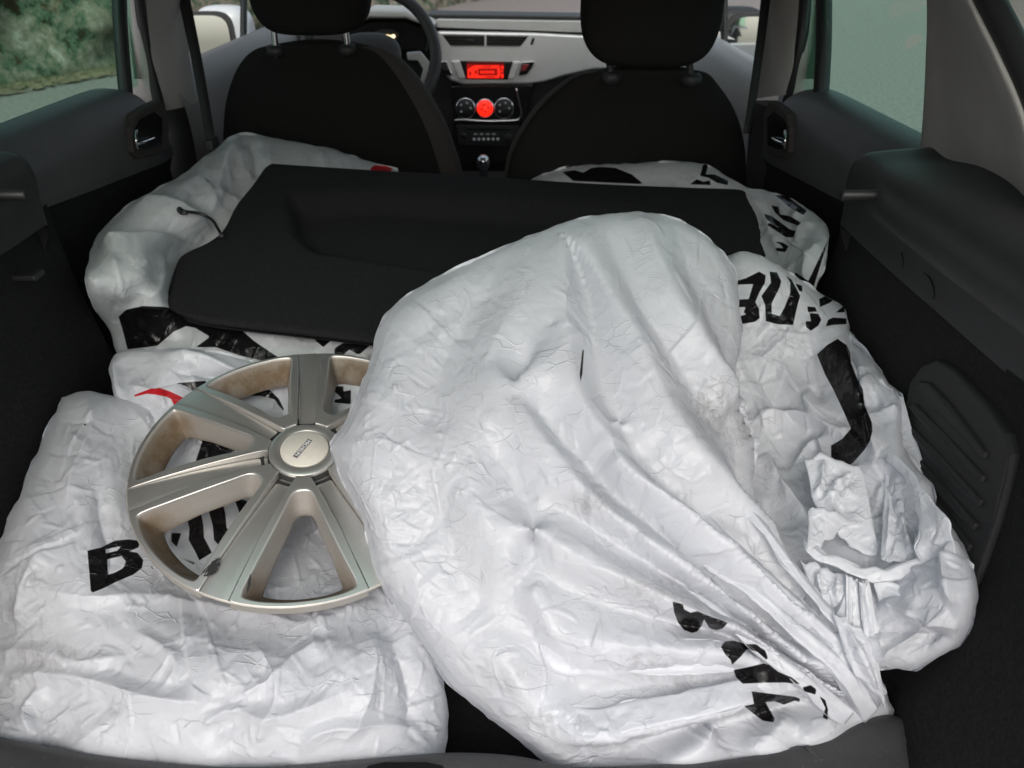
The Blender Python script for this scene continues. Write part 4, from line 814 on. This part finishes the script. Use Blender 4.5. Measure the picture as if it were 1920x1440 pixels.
sheet('film', ([(1335, 505), (1385, 470), (1430, 482), (1480, 510), (1530, 545), (1560, 562), (1585, 578), (1593, 602)],
               [(1593, 602), (1600, 640), (1640, 680), (1672, 722), (1693, 747), (1690, 800), (1705, 860), (1745, 905), (1758, 960), (1795, 1000), (1828, 1070), (1833, 1130), (1800, 1210), (1715, 1257)],
               [(1560, 1262), (1600, 1250), (1650, 1256), (1715, 1257)], [(1335, 505), (1345, 700), (1385, 900), (1450, 1050), (1560, 1262)]),
      [(1385, 475, 1.02), (1430, 490, 1.0), (1530, 548, .98), (1590, 600, .94), (1340, 520, 1.03), (1450, 560, .97), (1530, 620, .94), (1345, 700, .95), (1450, 680, .95), (1540, 720, .91), (1600, 720, .86), (1690, 760, .80), (1640, 760, .835),
       (1390, 880, .88), (1450, 820, .90), (1540, 850, .86), (1620, 880, .79), (1740, 920, .72), (1460, 1000, .80), (1560, 960, .80), (1650, 960, .765), (1750, 1000, .70), (1825, 1080, .64), (1560, 1110, .735), (1650, 1110, .71), (1750, 1110, .66),
       (1570, 1240, .70), (1650, 1230, .685), (1720, 1245, .668), (1800, 1190, .645)],
      PL, rE, n=(208, 312), thick=.08, inset=.35, roll=(34, .025), seed=23, eps=(0.0120, 0.0175, 0.0210), amp=0.0020, scatter=(50, .0055), crk=1.1, lines=(80, 300),
      creases=[([(1400, 690), (1470, 640), (1480, 600)], .01, 30, 30), ([(1425, 712), (1460, 680), (1500, 740), (1570, 800)], .010, 30, 24), ([(1400, 660), (1440, 740), (1500, 800), (1590, 810)], -.01, 36, 36), ([(1505, 640), (1515, 720), (1550, 760)], -.008, 20, 20),
               ([(1410, 790), (1460, 778), (1530, 790), (1580, 810), (1600, 800)], .016, 20, 46), ([(1500, 620), (1512, 700), (1530, 780)], .007, 16, 18), ([(1620, 700), (1630, 760), (1650, 860)], .011, 20, 20),
               ([(1595, 610), (1600, 660), (1612, 720), (1625, 780)], -.012, 14, 14), ([(1690, 760), (1650, 780), (1640, 800)], .008, 20, 20), ([(1430, 850), (1460, 900), (1520, 980)], .012, 26, 30), ([(1480, 880), (1540, 830), (1560, 900)], .010, 24, 24),
               ([(1640, 1130), (1720, 1150), (1800, 1180)], .010, 26, 26), ([(1640, 1180), (1720, 1190), (1790, 1205)], -.007, 20, 20), ([(1795, 1010), (1780, 1070), (1790, 1140)], .012, 24, 24), ([(1640, 1240), (1700, 1200), (1780, 1140)], .008, 20, 24), ([(1560, 1180), (1590, 1120), (1580, 1070)], .01, 22, 22)],
      black=E_BLACK, dirt=[(1700, 1200, 60, 30, .3), (1450, 900, 40, 40, .3)])
flap('handle', [(1507, 1012), (1522, 1022), (1560, 1042), (1610, 1060), (1660, 1063), (1712, 1052), (1748, 1030)], [(1512, 1035), (1530, 1050), (1570, 1066), (1620, 1087), (1690, 1092), (1745, 1082), (1790, 1040)], (.715, .70, .685, .665), (.71, .69, .68, .655), 41, parent=rE, rag=3.0, lift=.018, lines_=(26, 50))
flap('handle', [(1748, 1052), (1722, 1045), (1724, 1000), (1716, 950), (1700, 910), (1684, 884), (1660, 862)], [(1790, 1040), (1790, 1020), (1768, 965), (1745, 935), (1725, 905), (1700, 870), (1668, 850)], (.665, .675, .70, .75), (.64, .65, .69, .74), 42, parent=rE, rag=3.0, lift=.018, lines_=(26, 50))
flap('handle', [(1517, 960), (1545, 950), (1590, 975), (1618, 985)], [(1514, 1030), (1530, 1028), (1560, 1010), (1580, 985)], (.735, .73, .74), (.70, .715, .735), 43, n=(56, 40), parent=rE, rag=3.0, lift=.018, lines_=(26, 50))
flap('mouth_flap', [(1507, 862), (1530, 852), (1560, 858), (1600, 872), (1618, 880)], [(1525, 940), (1560, 985), (1600, 1030), (1630, 1043), (1650, 1040)], (.80, .79, .775), (.765, .735, .72), 44, n=(72, 72), cr_=[([(1600, 880), (1560, 930), (1580, 1000)], .008, 14, 18), ([(1545, 860), (1540, 910), (1520, 935)], .008, 12, 14)], parent=rE, rag=3.0, lift=.018, lines_=(26, 50))
flap('mouth_flap', [(1660, 880), (1680, 868), (1700, 885), (1712, 930)], [(1652, 1045), (1670, 1058), (1700, 1050), (1724, 1035)], (.755, .745, .735), (.705, .69, .685), 45, n=(48, 80), cr_=[([(1690, 890), (1690, 960), (1712, 1040)], .008, 10, 12), ([(1665, 900), (1668, 980), (1660, 1040)], .006, 10, 12)], parent=rE, rag=3.0, lift=.018, lines_=(26, 50))
flap('hem_strip', [(1612, 1098), (1618, 1092), (1624, 1090), (1630, 1092)], [(1620, 1215), (1632, 1218), (1642, 1216), (1652, 1212)], (.688, .684), (.676, .672), 46, n=(40, 88), thick=.006, cr_=[([(1622, 1095), (1634, 1150), (1640, 1215)], .004, 10, 10)], parent=rE, rag=3.0, lift=.018, lines_=(26, 50))
flap('hem_strip', [(1590, 1080), (1600, 1084), (1610, 1090)], [(1588, 1232), (1605, 1240), (1622, 1236)], (.70, .695), (.685, .68), 47, n=(40, 88), thick=.008, parent=rE, rag=3.0, lift=.018, lines_=(26, 50))
flap('knot_flap', [(1500, 1050), (1540, 1062), (1580, 1075), (1600, 1085)], [(1530, 1128), (1545, 1140), (1570, 1150), (1592, 1130)], (.735, .72, .705), (.715, .71, .70), 48, n=(64, 48), cr_=[([(1535, 1065), (1540, 1100), (1552, 1140)], .007, 10, 12), ([(1570, 1072), (1575, 1120)], .007, 10, 12)], parent=rE, rag=3.0, lift=.018, lines_=(26, 50))
flap('mouth_flap', [(1632, 705), (1660, 720), (1693, 748)], [(1640, 860), (1680, 872), (1712, 905), (1752, 935)], (.835, .80), (.80, .765, .735), 49, n=(56, 88), cr_=[([(1690, 750), (1660, 800), (1665, 860)], .010, 16, 16), ([(1640, 800), (1690, 830), (1740, 900)], .009, 14, 16)], parent=rE, rag=3.0, lift=.018, lines_=(26, 50))
flap('mouth_flap', [(1640, 1092), (1700, 1096), (1760, 1080), (1790, 1040), (1825, 1060)], [(1650, 1165), (1710, 1175), (1760, 1170), (1800, 1165), (1828, 1120)], (.685, .67, .64), (.69, .665, .64), 50, n=(88, 48), cr_=[([(1660, 1100), (1720, 1130), (1760, 1170)], .007, 14, 14), ([(1800, 1045), (1780, 1110), (1800, 1160)], .010, 16, 16)], parent=rE, rag=3.0, lift=.018, lines_=(26, 50))

flap('neck_tail', [(1560, 1150), (1590, 1165), (1622, 1190), (1640, 1222)], [(1600, 1262), (1622, 1280), (1640, 1300), (1662, 1330)], (.705, .695, .69), (.69, .69, .695), 62, parent=rB, n=(48, 72), m=PL, rag=2.5, cr_=[([(1580, 1160), (1612, 1225), (1650, 1310)], .008, 10, 14)])
# --- back left bag
rC = bag('plastic_bag', 'thin white bag behind the black shelf on the left, with a big black print', (-.3, .85, .66))
C_BLACK = cropped(180, 540, 3.5556,
    [(150, 190), (200, 145), (310, 120), (450, 125), (560, 145), (700, 180), (880, 205), (960, 270), (1050, 350), (1225, 470), (1130, 490), (960, 450), (800, 395), (665, 395), (760, 325), (660, 265), (600, 255), (520, 290), (410, 385), (210, 410), (185, 310)],
    [(1455, 345), (1500, 310), (1590, 330), (1515, 395)], [(1590, 400), (1650, 365), (1710, 370), (1720, 330), (1800, 340), (1830, 380), (1760, 440), (1740, 440), (1690, 410), (1650, 445), (1590, 445)])
sheet('film', ([(160, 520), (175, 465), (190, 430), (240, 390), (290, 358), (350, 320), (400, 283), (435, 256), (462, 251), (530, 262), (600, 272), (650, 288), (700, 306), (745, 318)],
               [(745, 318), (770, 420), (780, 560), (760, 700)], [(215, 665), (300, 700), (450, 720), (600, 730), (760, 700)],
               [(160, 520), (165, 548), (182, 585), (205, 620), (215, 665)]),
      [(165, 520, 'x', -.47), (180, 470, 1.12), (240, 395, 1.22), (350, 325, 1.38), (435, 262, 1.52), (530, 270, 1.54), (650, 295, 1.52), (740, 325, 1.5), (260, 470, 1.10), (350, 400, 1.25), (450, 345, 1.40), (345, 470, 1.25), (335, 545, 1.18), (420, 440, 1.32), (600, 350, 1.44),
       (215, 600, 'z', .86), (300, 560, 'z', .90), (450, 480, 'z', .88), (650, 450, 'z', .87), (300, 600, 'z', .865), (450, 620, 'z', .85), (600, 640, 'z', .845), (700, 650, 'z', .84), (300, 690, 'z', .80), (500, 700, 'z', .81), (700, 690, 'z', .81)],
      PL_CLEAR, rC, n=(200, 152), thick=.12, roll=(45, .04), seed=31, eps=(0.0120, 0.0150, 0.0210), amp=0.0015, scatter=(46, .0060), crk=1.3, lines=(90, 320), black=C_BLACK, red=cropped(600, 0, 3.2, [(300, 1010), (330, 990), (400, 995), (440, 1012), (420, 1030), (310, 1030)]),
      creases=[([(215, 400), (270, 382), (340, 395), (405, 440)], .016, 26, 40), ([(190, 470), (260, 445), (330, 450), (345, 462)], .014, 26, 34), ([(200, 440), (280, 420), (350, 445)], -.012, 26, 20),
               ([(455, 255), (420, 320), (405, 400)], .012, 30, 40), ([(360, 330), (385, 350), (400, 400)], .010, 24, 30), ([(470, 260), (480, 320), (470, 330)], -.010, 20, 24), ([(215, 480), (225, 540), (250, 570)], .008, 26, 30), ([(300, 470), (300, 540), (260, 565)], .007, 30, 24),
               ([(600, 280), (610, 320)], .006, 20, 20), ([(220, 590), (235, 578), (300, 575), (380, 590)], .006, 14, 18)])

# --- back right bag
rD = bag('plastic_bag', 'white printed bag behind the shelf, right of the passenger seat back', (.36, .95, .66))
D_BLACK = cropped(1000, 280, 3.2,
    [(300, 140), (345, 112), (400, 105), (490, 110), (590, 150), (665, 210), (240, 190), (170, 135), (250, 125)],
    [(1020, 85), (1050, 92), (1035, 150), (1090, 150), (1170, 190), (1165, 215), (1100, 200), (1050, 170), (1000, 160)], [(940, 210), (980, 178), (1020, 195), (1060, 185), (1065, 215)], [(1120, 100), (1225, 160), (1200, 175), (1130, 130)],
    [(1450, 275), (1520, 275), (1640, 370), (1620, 395), (1540, 350)], [(1425, 335), (1470, 345), (1480, 390), (1540, 400), (1605, 440), (1590, 460), (1500, 425), (1450, 380)],
    [(1380, 385), (1430, 400), (1540, 480), (1575, 490), (1562, 528), (1515, 528), (1400, 452), (1420, 440), (1520, 500), (1400, 420)], [(1425, 545), (1500, 560), (1532, 582), (1512, 618), (1460, 610), (1450, 590), (1500, 592), (1480, 570)],
    [(1650, 790), (1778, 520), (1765, 560), (1675, 850), (1560, 780), (1570, 735)])
sheet('film', ([(985, 345), (1010, 330), (1045, 320), (1090, 309), (1180, 306), (1280, 303), (1330, 312), (1370, 335), (1400, 352), (1450, 362), (1500, 384), (1545, 425), (1558, 442)],
               [(1558, 442), (1550, 490), (1530, 545), (1525, 600)], [(1000, 600), (1200, 610), (1400, 600), (1525, 600)], [(985, 345), (980, 450), (1000, 600)]),
      [(1000, 340, 1.52), (1100, 315, 1.5), (1280, 308, 1.42), (1400, 358, 1.33), (1500, 388, 1.18), (1553, 445, 1.06), (1100, 420, 1.42), (1300, 400, 1.34), (1450, 430, 1.22), (1500, 480, 1.10), (1530, 545, 1.02), (1450, 560, 1.10), (1200, 560, 1.25), (1000, 560, 1.3)],
      PL_CLEAR, rD, n=(200, 112), thick=.12, roll=(30, .03), seed=37, eps=(0.0100, 0.0150, 0.0210), amp=0.0015, scatter=(48, .0050), crk=1.2, lines=(60, 220), black=D_BLACK,
      creases=[([(1555, 440), (1520, 400), (1480, 420)], .010, 20, 26), ([(1545, 450), (1515, 500), (1510, 540)], .010, 18, 24), ([(1400, 355), (1430, 400), (1470, 480)], .006, 20, 24), ([(1530, 420), (1500, 430), (1495, 460)], .007, 14, 16)])

# --- small crumpled bag tucked behind the wheel cover
rF = bag('plastic_bag', 'crumpled white bag with red print tucked behind the wheel cover', (-.28, .45, .66))
sheet('film', ([(203, 690), (214, 663), (240, 656), (300, 654), (370, 655), (440, 668), (520, 690), (600, 700), (700, 690)],
               [(700, 690), (710, 780), (700, 860)], [(222, 800), (330, 840), (450, 860), (600, 870), (700, 860)], [(203, 690), (208, 720), (222, 800)]),
      [(210, 690, 1.03), (300, 660, 1.02), (450, 675, 1.02), (600, 690, 1.03), (700, 690, 1.02), (225, 740, .985), (330, 720, .985), (450, 720, 1.02), (600, 740, 1.03), (690, 760, 1.02), (300, 800, .98), (450, 800, 1.0), (600, 800, 1.0), (690, 840, .98), (450, 860, .97)],
      PL, rF, n=(168, 72), thick=.06, roll=(16, .02), seed=53, eps=(0.0100, 0.0150, 0.0210), amp=0.0010, scatter=(40, .004), lines=(30, 120),
      black=cropped(180, 540, 3.5556, [(520, 635), (640, 625), (730, 618), (745, 650), (660, 692), (600, 655)], [(960, 745), (1010, 720), (1020, 665), (1080, 645), (1160, 680), (1220, 740), (1255, 810), (1200, 855), (1150, 850), (1060, 800)], [(1590, 655), (1650, 655), (1650, 690), (1700, 680), (1700, 775), (1590, 765), (1590, 745), (1640, 735), (1590, 690)]),
      red=(),
      creases=[([(300, 660), (380, 672), (460, 700), (520, 705)], .012, 14, 20), ([(215, 670), (220, 710), (225, 745)], .009, 14, 18), ([(330, 700), (420, 708), (480, 712)], -.010, 12, 14)])
flap('mouth_flap', [(240, 742), (252, 722), (290, 728), (330, 722), (372, 738)], [(230, 775), (270, 790), (330, 800), (380, 780)], (.985, .97, .985), (.96, .945, .96), 55, parent=rF, n=(72, 32), m=PL, red=cropped(180, 540, 3.5556, [(250, 715), (340, 680), (400, 658), (490, 688), (590, 735), (560, 800), (525, 790), (500, 740), (470, 725), (400, 712), (340, 705), (260, 725)]), cr_=[([(300, 726), (310, 760)], .006, 10, 12)])
# ------------------------------------------------------------------ parcel shelf lying on the back bags
rS = empty('parcel_shelf', (.05, .8, .86), label='black felt parcel shelf board lying on the bags behind the seats', cat='parcel shelf')
pc = [(505, 303, 1.43), (1402, 350, 1.37), (310, 565, 1.10), (330, 490, 1.16), (690, 632, 1.09), (1450, 480, 1.13), (900, 600, 1.10), (1400, 600, 1.06), (900, 325, 1.42), (420, 420, 1.25)]
s_top = [(508, 304), (530, 305), (700, 315), (900, 325), (1100, 338), (1290, 346), (1375, 349), (1394, 353), (1403, 362)]
s_right = [(1403, 362), (1418, 390), (1432, 430), (1452, 490), (1470, 600)]
s_bot = [(330, 582), (350, 590), (400, 602), (550, 618), (690, 634), (900, 660), (1200, 665), (1470, 600)]
s_left = [(508, 304), (496, 309), (474, 340), (442, 380), (418, 425), (390, 448), (348, 468), (331, 485), (316, 530), (311, 556), (316, 572), (330, 582)]
NU, NV = 110, 56
Jg, Ig = np.meshgrid(np.arange(NU + 1) / NU, np.arange(NV + 1) / NV); pxs = coons(s_top, s_right, s_bot, s_left, Jg, Ig)
Ac = np.array([at(np.array(x), np.array(y), d) for x, y, d in pc]); co = np.linalg.lstsq(np.c_[Ac[:, :2], np.ones(len(Ac))], Ac[:, 2], rcond=None)[0]
rr = ray(pxs[..., 0], pxs[..., 1]); dd = (co[0] * CAM[0] + co[1] * CAM[1] + co[2] - CAM[2]) / (rr[..., 2] - co[0] * rr[..., 0] - co[1] * rr[..., 1])
pn = np.array([-co[0], -co[1], 1]); pn /= np.linalg.norm(pn); Vt = CAM + rr * dd[..., None]
sd = poly_sdf(pxs, [(535, 362), (700, 355), (1150, 380), (1250, 400), (1270, 470), (1100, 520), (800, 500), (590, 470), (550, 440)])
Vt = Vt - pn * (.028 * np.clip(sd / 22 + .1, 0, 1))[..., None]
edge = np.clip(np.minimum(np.minimum(Jg, 1 - Jg) * NU, np.minimum(Ig, 1 - Ig) * NV) / 2, 0, 1); Vt = Vt - pn * (.006 * (1 - edge) ** 2)[..., None]
Vt = Vt - pn * (.004 * np.sin(Jg * 3.1) * np.sin(Ig * 2.6))[..., None]
obj('board', Vt.reshape(-1, 3), grid_faces(NV + 1, NU + 1)[:, ::-1], M['shelf'], rS, solid=.022)
pd_ = lambda x, y: float((co[0] * CAM[0] + co[1] * CAM[1] + co[2] - CAM[2]) / (ray(x, y) @ np.array([-co[0], -co[1], 1])))
cp = [(417, 443), (408, 428), (398, 413), (380, 402), (360, 398), (345, 396), (337, 390), (334, 394), (340, 400), (352, 399)]
tube('cord', crsp([at(np.array(x), np.array(y), pd_(x, y) - .010 - .075 * min(i, 5) / 5) for i, (x, y) in enumerate(cp)], 40), .0026, M['black'], rS, n=8)
lathe('cord_bead', [(.001, 0), (.004, .001), (.005, .004), (.003, .007), (.0005, .008)], at(np.array(417), np.array(446), pd_(417, 446) - .004), pn, M['plast'], rS, k=12)
# ------------------------------------------------------------------ wheel cover
KC = .95; RC = .189
cc = CAM + (np.array([-.15866794, .32869878, .7997686]) - CAM) * KC; cn = np.array([.08490519, -.20067355, .97597194])
cc = cc + cn * .011
ex, ey, ez = frame(cn)
mw, N_, L_, o_ = nodes('silver_wheel_paint')
tcw = N_('TexCoord'); nw = N_('TexNoise', Scale=26.0, Detail=7.0, Roughness=.7); L_(tcw.outputs['Object'], nw.inputs['Vector'])
bw = N_('BsdfPrincipled', Roughness=.30, Metallic=.9); L_(bw.outputs[0], o_.inputs['Surface'])
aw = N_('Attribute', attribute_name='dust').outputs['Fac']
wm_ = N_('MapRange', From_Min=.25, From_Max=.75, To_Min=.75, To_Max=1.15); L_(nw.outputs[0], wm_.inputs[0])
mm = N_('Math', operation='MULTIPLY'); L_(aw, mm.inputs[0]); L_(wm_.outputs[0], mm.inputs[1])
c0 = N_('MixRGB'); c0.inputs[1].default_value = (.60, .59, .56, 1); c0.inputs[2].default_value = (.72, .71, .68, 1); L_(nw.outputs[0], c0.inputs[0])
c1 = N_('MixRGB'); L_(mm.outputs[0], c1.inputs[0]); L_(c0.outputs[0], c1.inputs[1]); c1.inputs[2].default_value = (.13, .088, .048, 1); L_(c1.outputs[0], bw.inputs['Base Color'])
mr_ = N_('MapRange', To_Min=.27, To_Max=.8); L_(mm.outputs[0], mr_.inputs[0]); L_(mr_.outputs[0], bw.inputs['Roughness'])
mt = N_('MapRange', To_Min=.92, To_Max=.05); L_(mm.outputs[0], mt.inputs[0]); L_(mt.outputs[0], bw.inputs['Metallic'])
nf = N_('TexNoise', Scale=700.0, Detail=2.0); L_(tcw.outputs['Object'], nf.inputs['Vector']); bb = N_('Bump', Strength=.08, Distance=.001); L_(nf.outputs[0], bb.inputs['Height']); L_(bb.outputs[0], bw.inputs['Normal'])
M['scuff'] = mat('black_scuff', (.012, .012, .012), .6)
M['groove'] = mat('groove_black', (.01, .01, .01), .7)
M['cap'] = mat('cap_cream', (.60, .57, .50), .45, metal=.1, var=.06, vscale=60)
M['logo'] = mat('logo_grey', (.12, .12, .12), .5)

rW = empty('wheel_cover', cc, label='silver seven-spoke plastic wheel cover lying on the front left bag', cat='wheel cover')
rW.rotation_mode = 'QUATERNION'; rW.rotation_quaternion = Matrix((ex, ey, ez)).transposed().to_quaternion()
def wpart(name, v, f, m, parent=None, dust=None, **kw):
    o = obj(name, v, f, m, None, **kw); o.parent = parent or rW
    if dust is not None: o.data.attributes.new('dust', 'FLOAT', 'POINT').data.foreach_set('value', np.asarray(dust, np.float32))
    return o
HT = lambda r: .012 - .020 * np.clip((r - .05) / .14, 0, 1.1) ** 1.8          # crown of the cover
NS = 7; PH0 = R(99); ha = math.pi / NS
chw = lambda r: np.interp(r, [.04, .08, .13, RC], [.0105, .0108, .0128, .0165])      # half width of the channel in a spoke
RI, RO = .0405, RC - .0005
def loops(k=96):
    """window outline, sector outline, both as angle-matched loops around the window centre, window axis = +x"""
    w = np.array([(.060, 0), (.0615, .0075), (.068, .0125), (.085, .0185), (.110, .0285), (.140, .0415), (.162, .0520), (.170, .0550), (.1745, .0535), (.1800, .0400), (.1835, .0200), (.1845, 0)])
    w = np.vstack([w, w[-2:0:-1] * [1, -1]]); w = crsp(w, 400, True)
    b = []
    def edge(r):
        h = chw(r); c, s = math.cos(ha), math.sin(ha); a = math.sqrt(max(r * r - h * h, 0)); return np.array([a * c + h * s, a * s - h * c])
    up = [edge(r) for r in np.linspace(RI, RO, 60)]
    a1 = math.atan2(up[-1][1], up[-1][0]); a0 = math.atan2(up[0][1], up[0][0])
    b = up + [np.array([RO * math.cos(a), RO * math.sin(a)]) for a in np.linspace(a1, -a1, 80)[1:-1]] + [q * [1, -1] for q in up[::-1]] + [np.array([RI * math.cos(a), RI * math.sin(a)]) for a in np.linspace(-a0, a0, 20)[1:-1]]
    b = np.array(b); c = np.array([.128, 0])
    def samp(P, ang):
        th = np.unwrap(np.arctan2(P[:, 1] - c[1], P[:, 0] - c[0])); 
        if th[-1] < th[0]: P = P[::-1]; th = th[::-1]
        s = np.argsort(th % (2 * np.pi)); th = (th % (2 * np.pi))[s]; P = P[s]
        th = np.r_[th - 2 * np.pi, th, th + 2 * np.pi]; P = np.vstack([P, P, P]); return np.stack([np.interp(ang, th, P[:, i]) for i in (0, 1)], -1)
    # put samples exactly on the sector corners
    cor = np.array([up[0], up[-1], up[-1] * [1, -1], up[0] * [1, -1]]); ca = np.sort(np.arctan2(cor[:, 1] - c[1], cor[:, 0] - c[0]) % (2 * np.pi))
    ang = np.sort(np.r_[np.concatenate([np.linspace(a, b_, n_, endpoint=False) for a, b_, n_ in zip(ca, np.r_[ca[1:], ca[0] + 2 * np.pi], (50, 14, 50, 60))])])
    return samp(b, ang), samp(w, ang), c, ang
SB, WB, wc, ang = loops()
nk = len(SB)
def sector():
    rings = []; dust = []
    z = lambda P: HT(np.hypot(P[:, 0], P[:, 1]))
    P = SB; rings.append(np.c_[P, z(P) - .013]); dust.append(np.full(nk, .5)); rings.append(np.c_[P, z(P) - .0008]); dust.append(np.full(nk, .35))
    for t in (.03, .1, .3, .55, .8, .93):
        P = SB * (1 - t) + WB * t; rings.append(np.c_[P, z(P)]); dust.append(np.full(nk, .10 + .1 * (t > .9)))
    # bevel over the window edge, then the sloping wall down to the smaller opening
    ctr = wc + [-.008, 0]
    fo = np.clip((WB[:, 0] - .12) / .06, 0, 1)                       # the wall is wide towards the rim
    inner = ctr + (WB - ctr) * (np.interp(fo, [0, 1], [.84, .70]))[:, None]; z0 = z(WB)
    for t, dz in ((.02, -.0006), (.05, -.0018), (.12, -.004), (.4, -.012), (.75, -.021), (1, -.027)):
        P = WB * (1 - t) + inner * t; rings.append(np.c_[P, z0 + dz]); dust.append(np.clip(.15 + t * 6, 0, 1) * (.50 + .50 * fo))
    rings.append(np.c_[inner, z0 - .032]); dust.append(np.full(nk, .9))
    return np.vstack(rings), grid_faces(len(rings), nk, True), np.concatenate(dust)
sv, sf, sdu = sector()
sec0 = None
for k in range(NS):
    a = PH0 + (k + .5) * 2 * ha
    if sec0 is None:
        sec0 = o = wpart('spoke_segment', sv, sf[:, ::-1], mw, dust=sdu)
    else:
        o = sec0.copy(); COL.objects.link(o); o.parent = rW
    o.rotation_euler = (0, 0, a)
# inlaid strip of each spoke: deep at the hub, flush at the rim
rs = np.r_[np.linspace(.0395, .05, 5), np.linspace(.056, RC - .0008, 30)]; us = np.linspace(-1, 1, 9); Vs = []
for r in rs:
    h = chw(r) - .0013; dz = -np.interp(r, [.039, .046, .07, .12, .17, RC], [.0110, .0100, .0075, .0036, .0010, .0005])
    for u in us: Vs.append((math.sqrt(max(r * r - (h * u) ** 2, 0)), h * u, HT(r) + dz - .0006 * abs(u) ** 6))
ins0 = None
for k in range(NS):
    if ins0 is None: ins0 = o = wpart('spoke_strip', Vs, grid_faces(len(rs), len(us)), mw, dust=np.full(len(Vs), .12))
    else: o = ins0.copy(); COL.objects.link(o); o.parent = rW
    o.rotation_euler = (0, 0, PH0 + k * 2 * ha)
def wlathe(name, prof, m, dust=.2, k=96, cap=False, parent=None):
    th = np.linspace(0, 2 * np.pi, k, endpoint=False); V = np.vstack([np.c_[r * np.cos(th), r * np.sin(th), np.full(k, h)] for r, h in prof])
    f = [tuple(q) for q in grid_faces(len(prof), k, True)]
    if cap: f += [tuple((len(prof) - 1) * k + i for i in range(k))]
    return wpart(name, V, f, m, parent, dust=np.full(len(V), dust))
hz = float(HT(.04))
wlathe('hub_ring', [(.0392, hz - .006), (.0390, hz - .0010), (.0384, hz - .0004), (.034, hz + .0000), (.0282, hz + .0004), (.0276, hz - .0002), (.0274, hz - .003)], mw, .12)
wlathe('rim_edge', [(RC - .001, float(HT(RC)) - .0002), (RC + .0006, float(HT(RC)) - .0012), (RC + .0008, float(HT(RC)) - .0025), (RC - .001, float(HT(RC)) - .006), (RC - .008, float(HT(RC)) - .012)], mw, .4)
wlathe('groove', [(.0420, hz - .0125), (.0395, hz - .0045), (.0274, hz - .0022), (.002, hz - .0022)], M['groove'], 0, cap=True)
wlathe('back_ring', [(.045, hz - .009), (.05, hz - .010), (.060, hz - .0115)], M['groove'], 0)
cap_ = wlathe('centre_cap', [(.0266, hz - .004), (.0266, hz + .0004), (.0258, hz + .0011), (.0235, hz + .0012), (.0230, hz + .0016), (.001, hz + .0018)], M['cap'], 0, cap=True)
# lettering plate on the cap
la = math.atan2(-1, -.42); lz = hz + .0022
def rot2(p, a): c, s = math.cos(a), math.sin(a); return [(x * c - y * s, x * s + y * c) for x, y in p]
bar = rot2([(-.0135, -.0029), (.0165, -.0029), (.0165, .0029), (-.0135, .0029)], la)
wpart('name_plate', [(x - .001, y + .0, lz) for x, y in bar] + [(x - .001, y, lz - .0004) for x, y in bar], [(0, 1, 2, 3), (0, 4, 5, 1), (1, 5, 6, 2), (2, 6, 7, 3), (3, 7, 4, 0)], M['logo'], smooth=False)
cu = bpy.data.curves.new('cap_lettering', 'FONT'); cu.body = 'MICHELIN'; cu.size = .0058; cu.align_x = 'CENTER'; cu.align_y = 'CENTER'; cu.extrude = .00012
to = bpy.data.objects.new('cap_lettering', cu); COL.objects.link(to); dg = bpy.context.evaluated_depsgraph_get(); me = bpy.data.meshes.new_from_object(to.evaluated_get(dg))
bpy.data.objects.remove(to); lo = bpy.data.objects.new('lettering', me); COL.objects.link(lo); me.materials.clear(); me.materials.append(M['white']); lo.parent = rW
cx_, cy_ = rot2([(.0015, 0)], la)[0]; lo.location = (cx_ - .001, cy_, lz + .0004); lo.rotation_euler = (0, 0, la); lo.scale = (1.0, 1, 1)
# scuffs where the paint is rubbed through
rg = np.random.default_rng(5)
def from_px(x, y):
    w = at(np.array(float(x)), np.array(float(y)), .0); rv = ray(x, y)
    t = ((cc + cn * .002 - CAM) @ cn) / (rv @ cn); p = CAM + rv * t - cc; return p @ ex, p @ ey
def streak(px, py, qx, qy, w):
    a, b = np.array(from_px(px, py)), np.array(from_px(qx, qy)); n = 8; d = b - a; nn = np.array([-d[1], d[0]]); nn /= np.linalg.norm(nn)
    t = np.linspace(0, 1, n); ww = w * np.sin(np.pi * np.clip(t, .03, .97)) ** .7 * (1 + .5 * rg.normal(size=n) * .6); c = a + d * t[:, None] + nn * (rg.normal(size=n) * w * .3)[:, None]
    V = np.vstack([c + nn * ww[:, None], c - nn * ww[:, None]]); z = HT(np.hypot(V[:, 0], V[:, 1])) + .0006
    return np.c_[V, z], [(i, i + 1, n + i + 1, n + i) for i in range(n - 1)]
V, Fc = [], []
for q in [(383, 1072, 408, 1045, .0022), (388, 1066, 412, 1052, .0026), (380, 1075, 400, 1066, .0018), (392, 1074, 408, 1062, .0022), (395, 1058, 412, 1044, .0013), (375, 1072, 396, 1052, .0009), (402, 1046, 416, 1049, .0006), (386, 1075, 396, 1060, .0018)]:
    v, f = streak(*q); Fc += [tuple(i + sum(map(len, V)) for i in g) for g in f]; V.append(v)
wpart('scuff_mark', np.vstack(V), Fc, M['scuff'])
V, Fc = [], []
for q in [(461, 1108, 470, 1074, .0012)] if True else [(462, 1105, 468, 1078, .0007), (459, 1098, 466, 1085, .0009), (466, 1088, 471, 1074, .0006), (461, 1092, 472, 1080, .0005), (463, 1108, 464, 1090, .0006), (365, 1105, 361, 1097, .0005), (430, 1085, 424, 1101, .0004)]:
    v, f = streak(*q); Fc += [tuple(i + sum(map(len, V)) for i in g) for g in f]; V.append(v)
wpart('scuff_mark', np.vstack(V), Fc, M['scuff'])
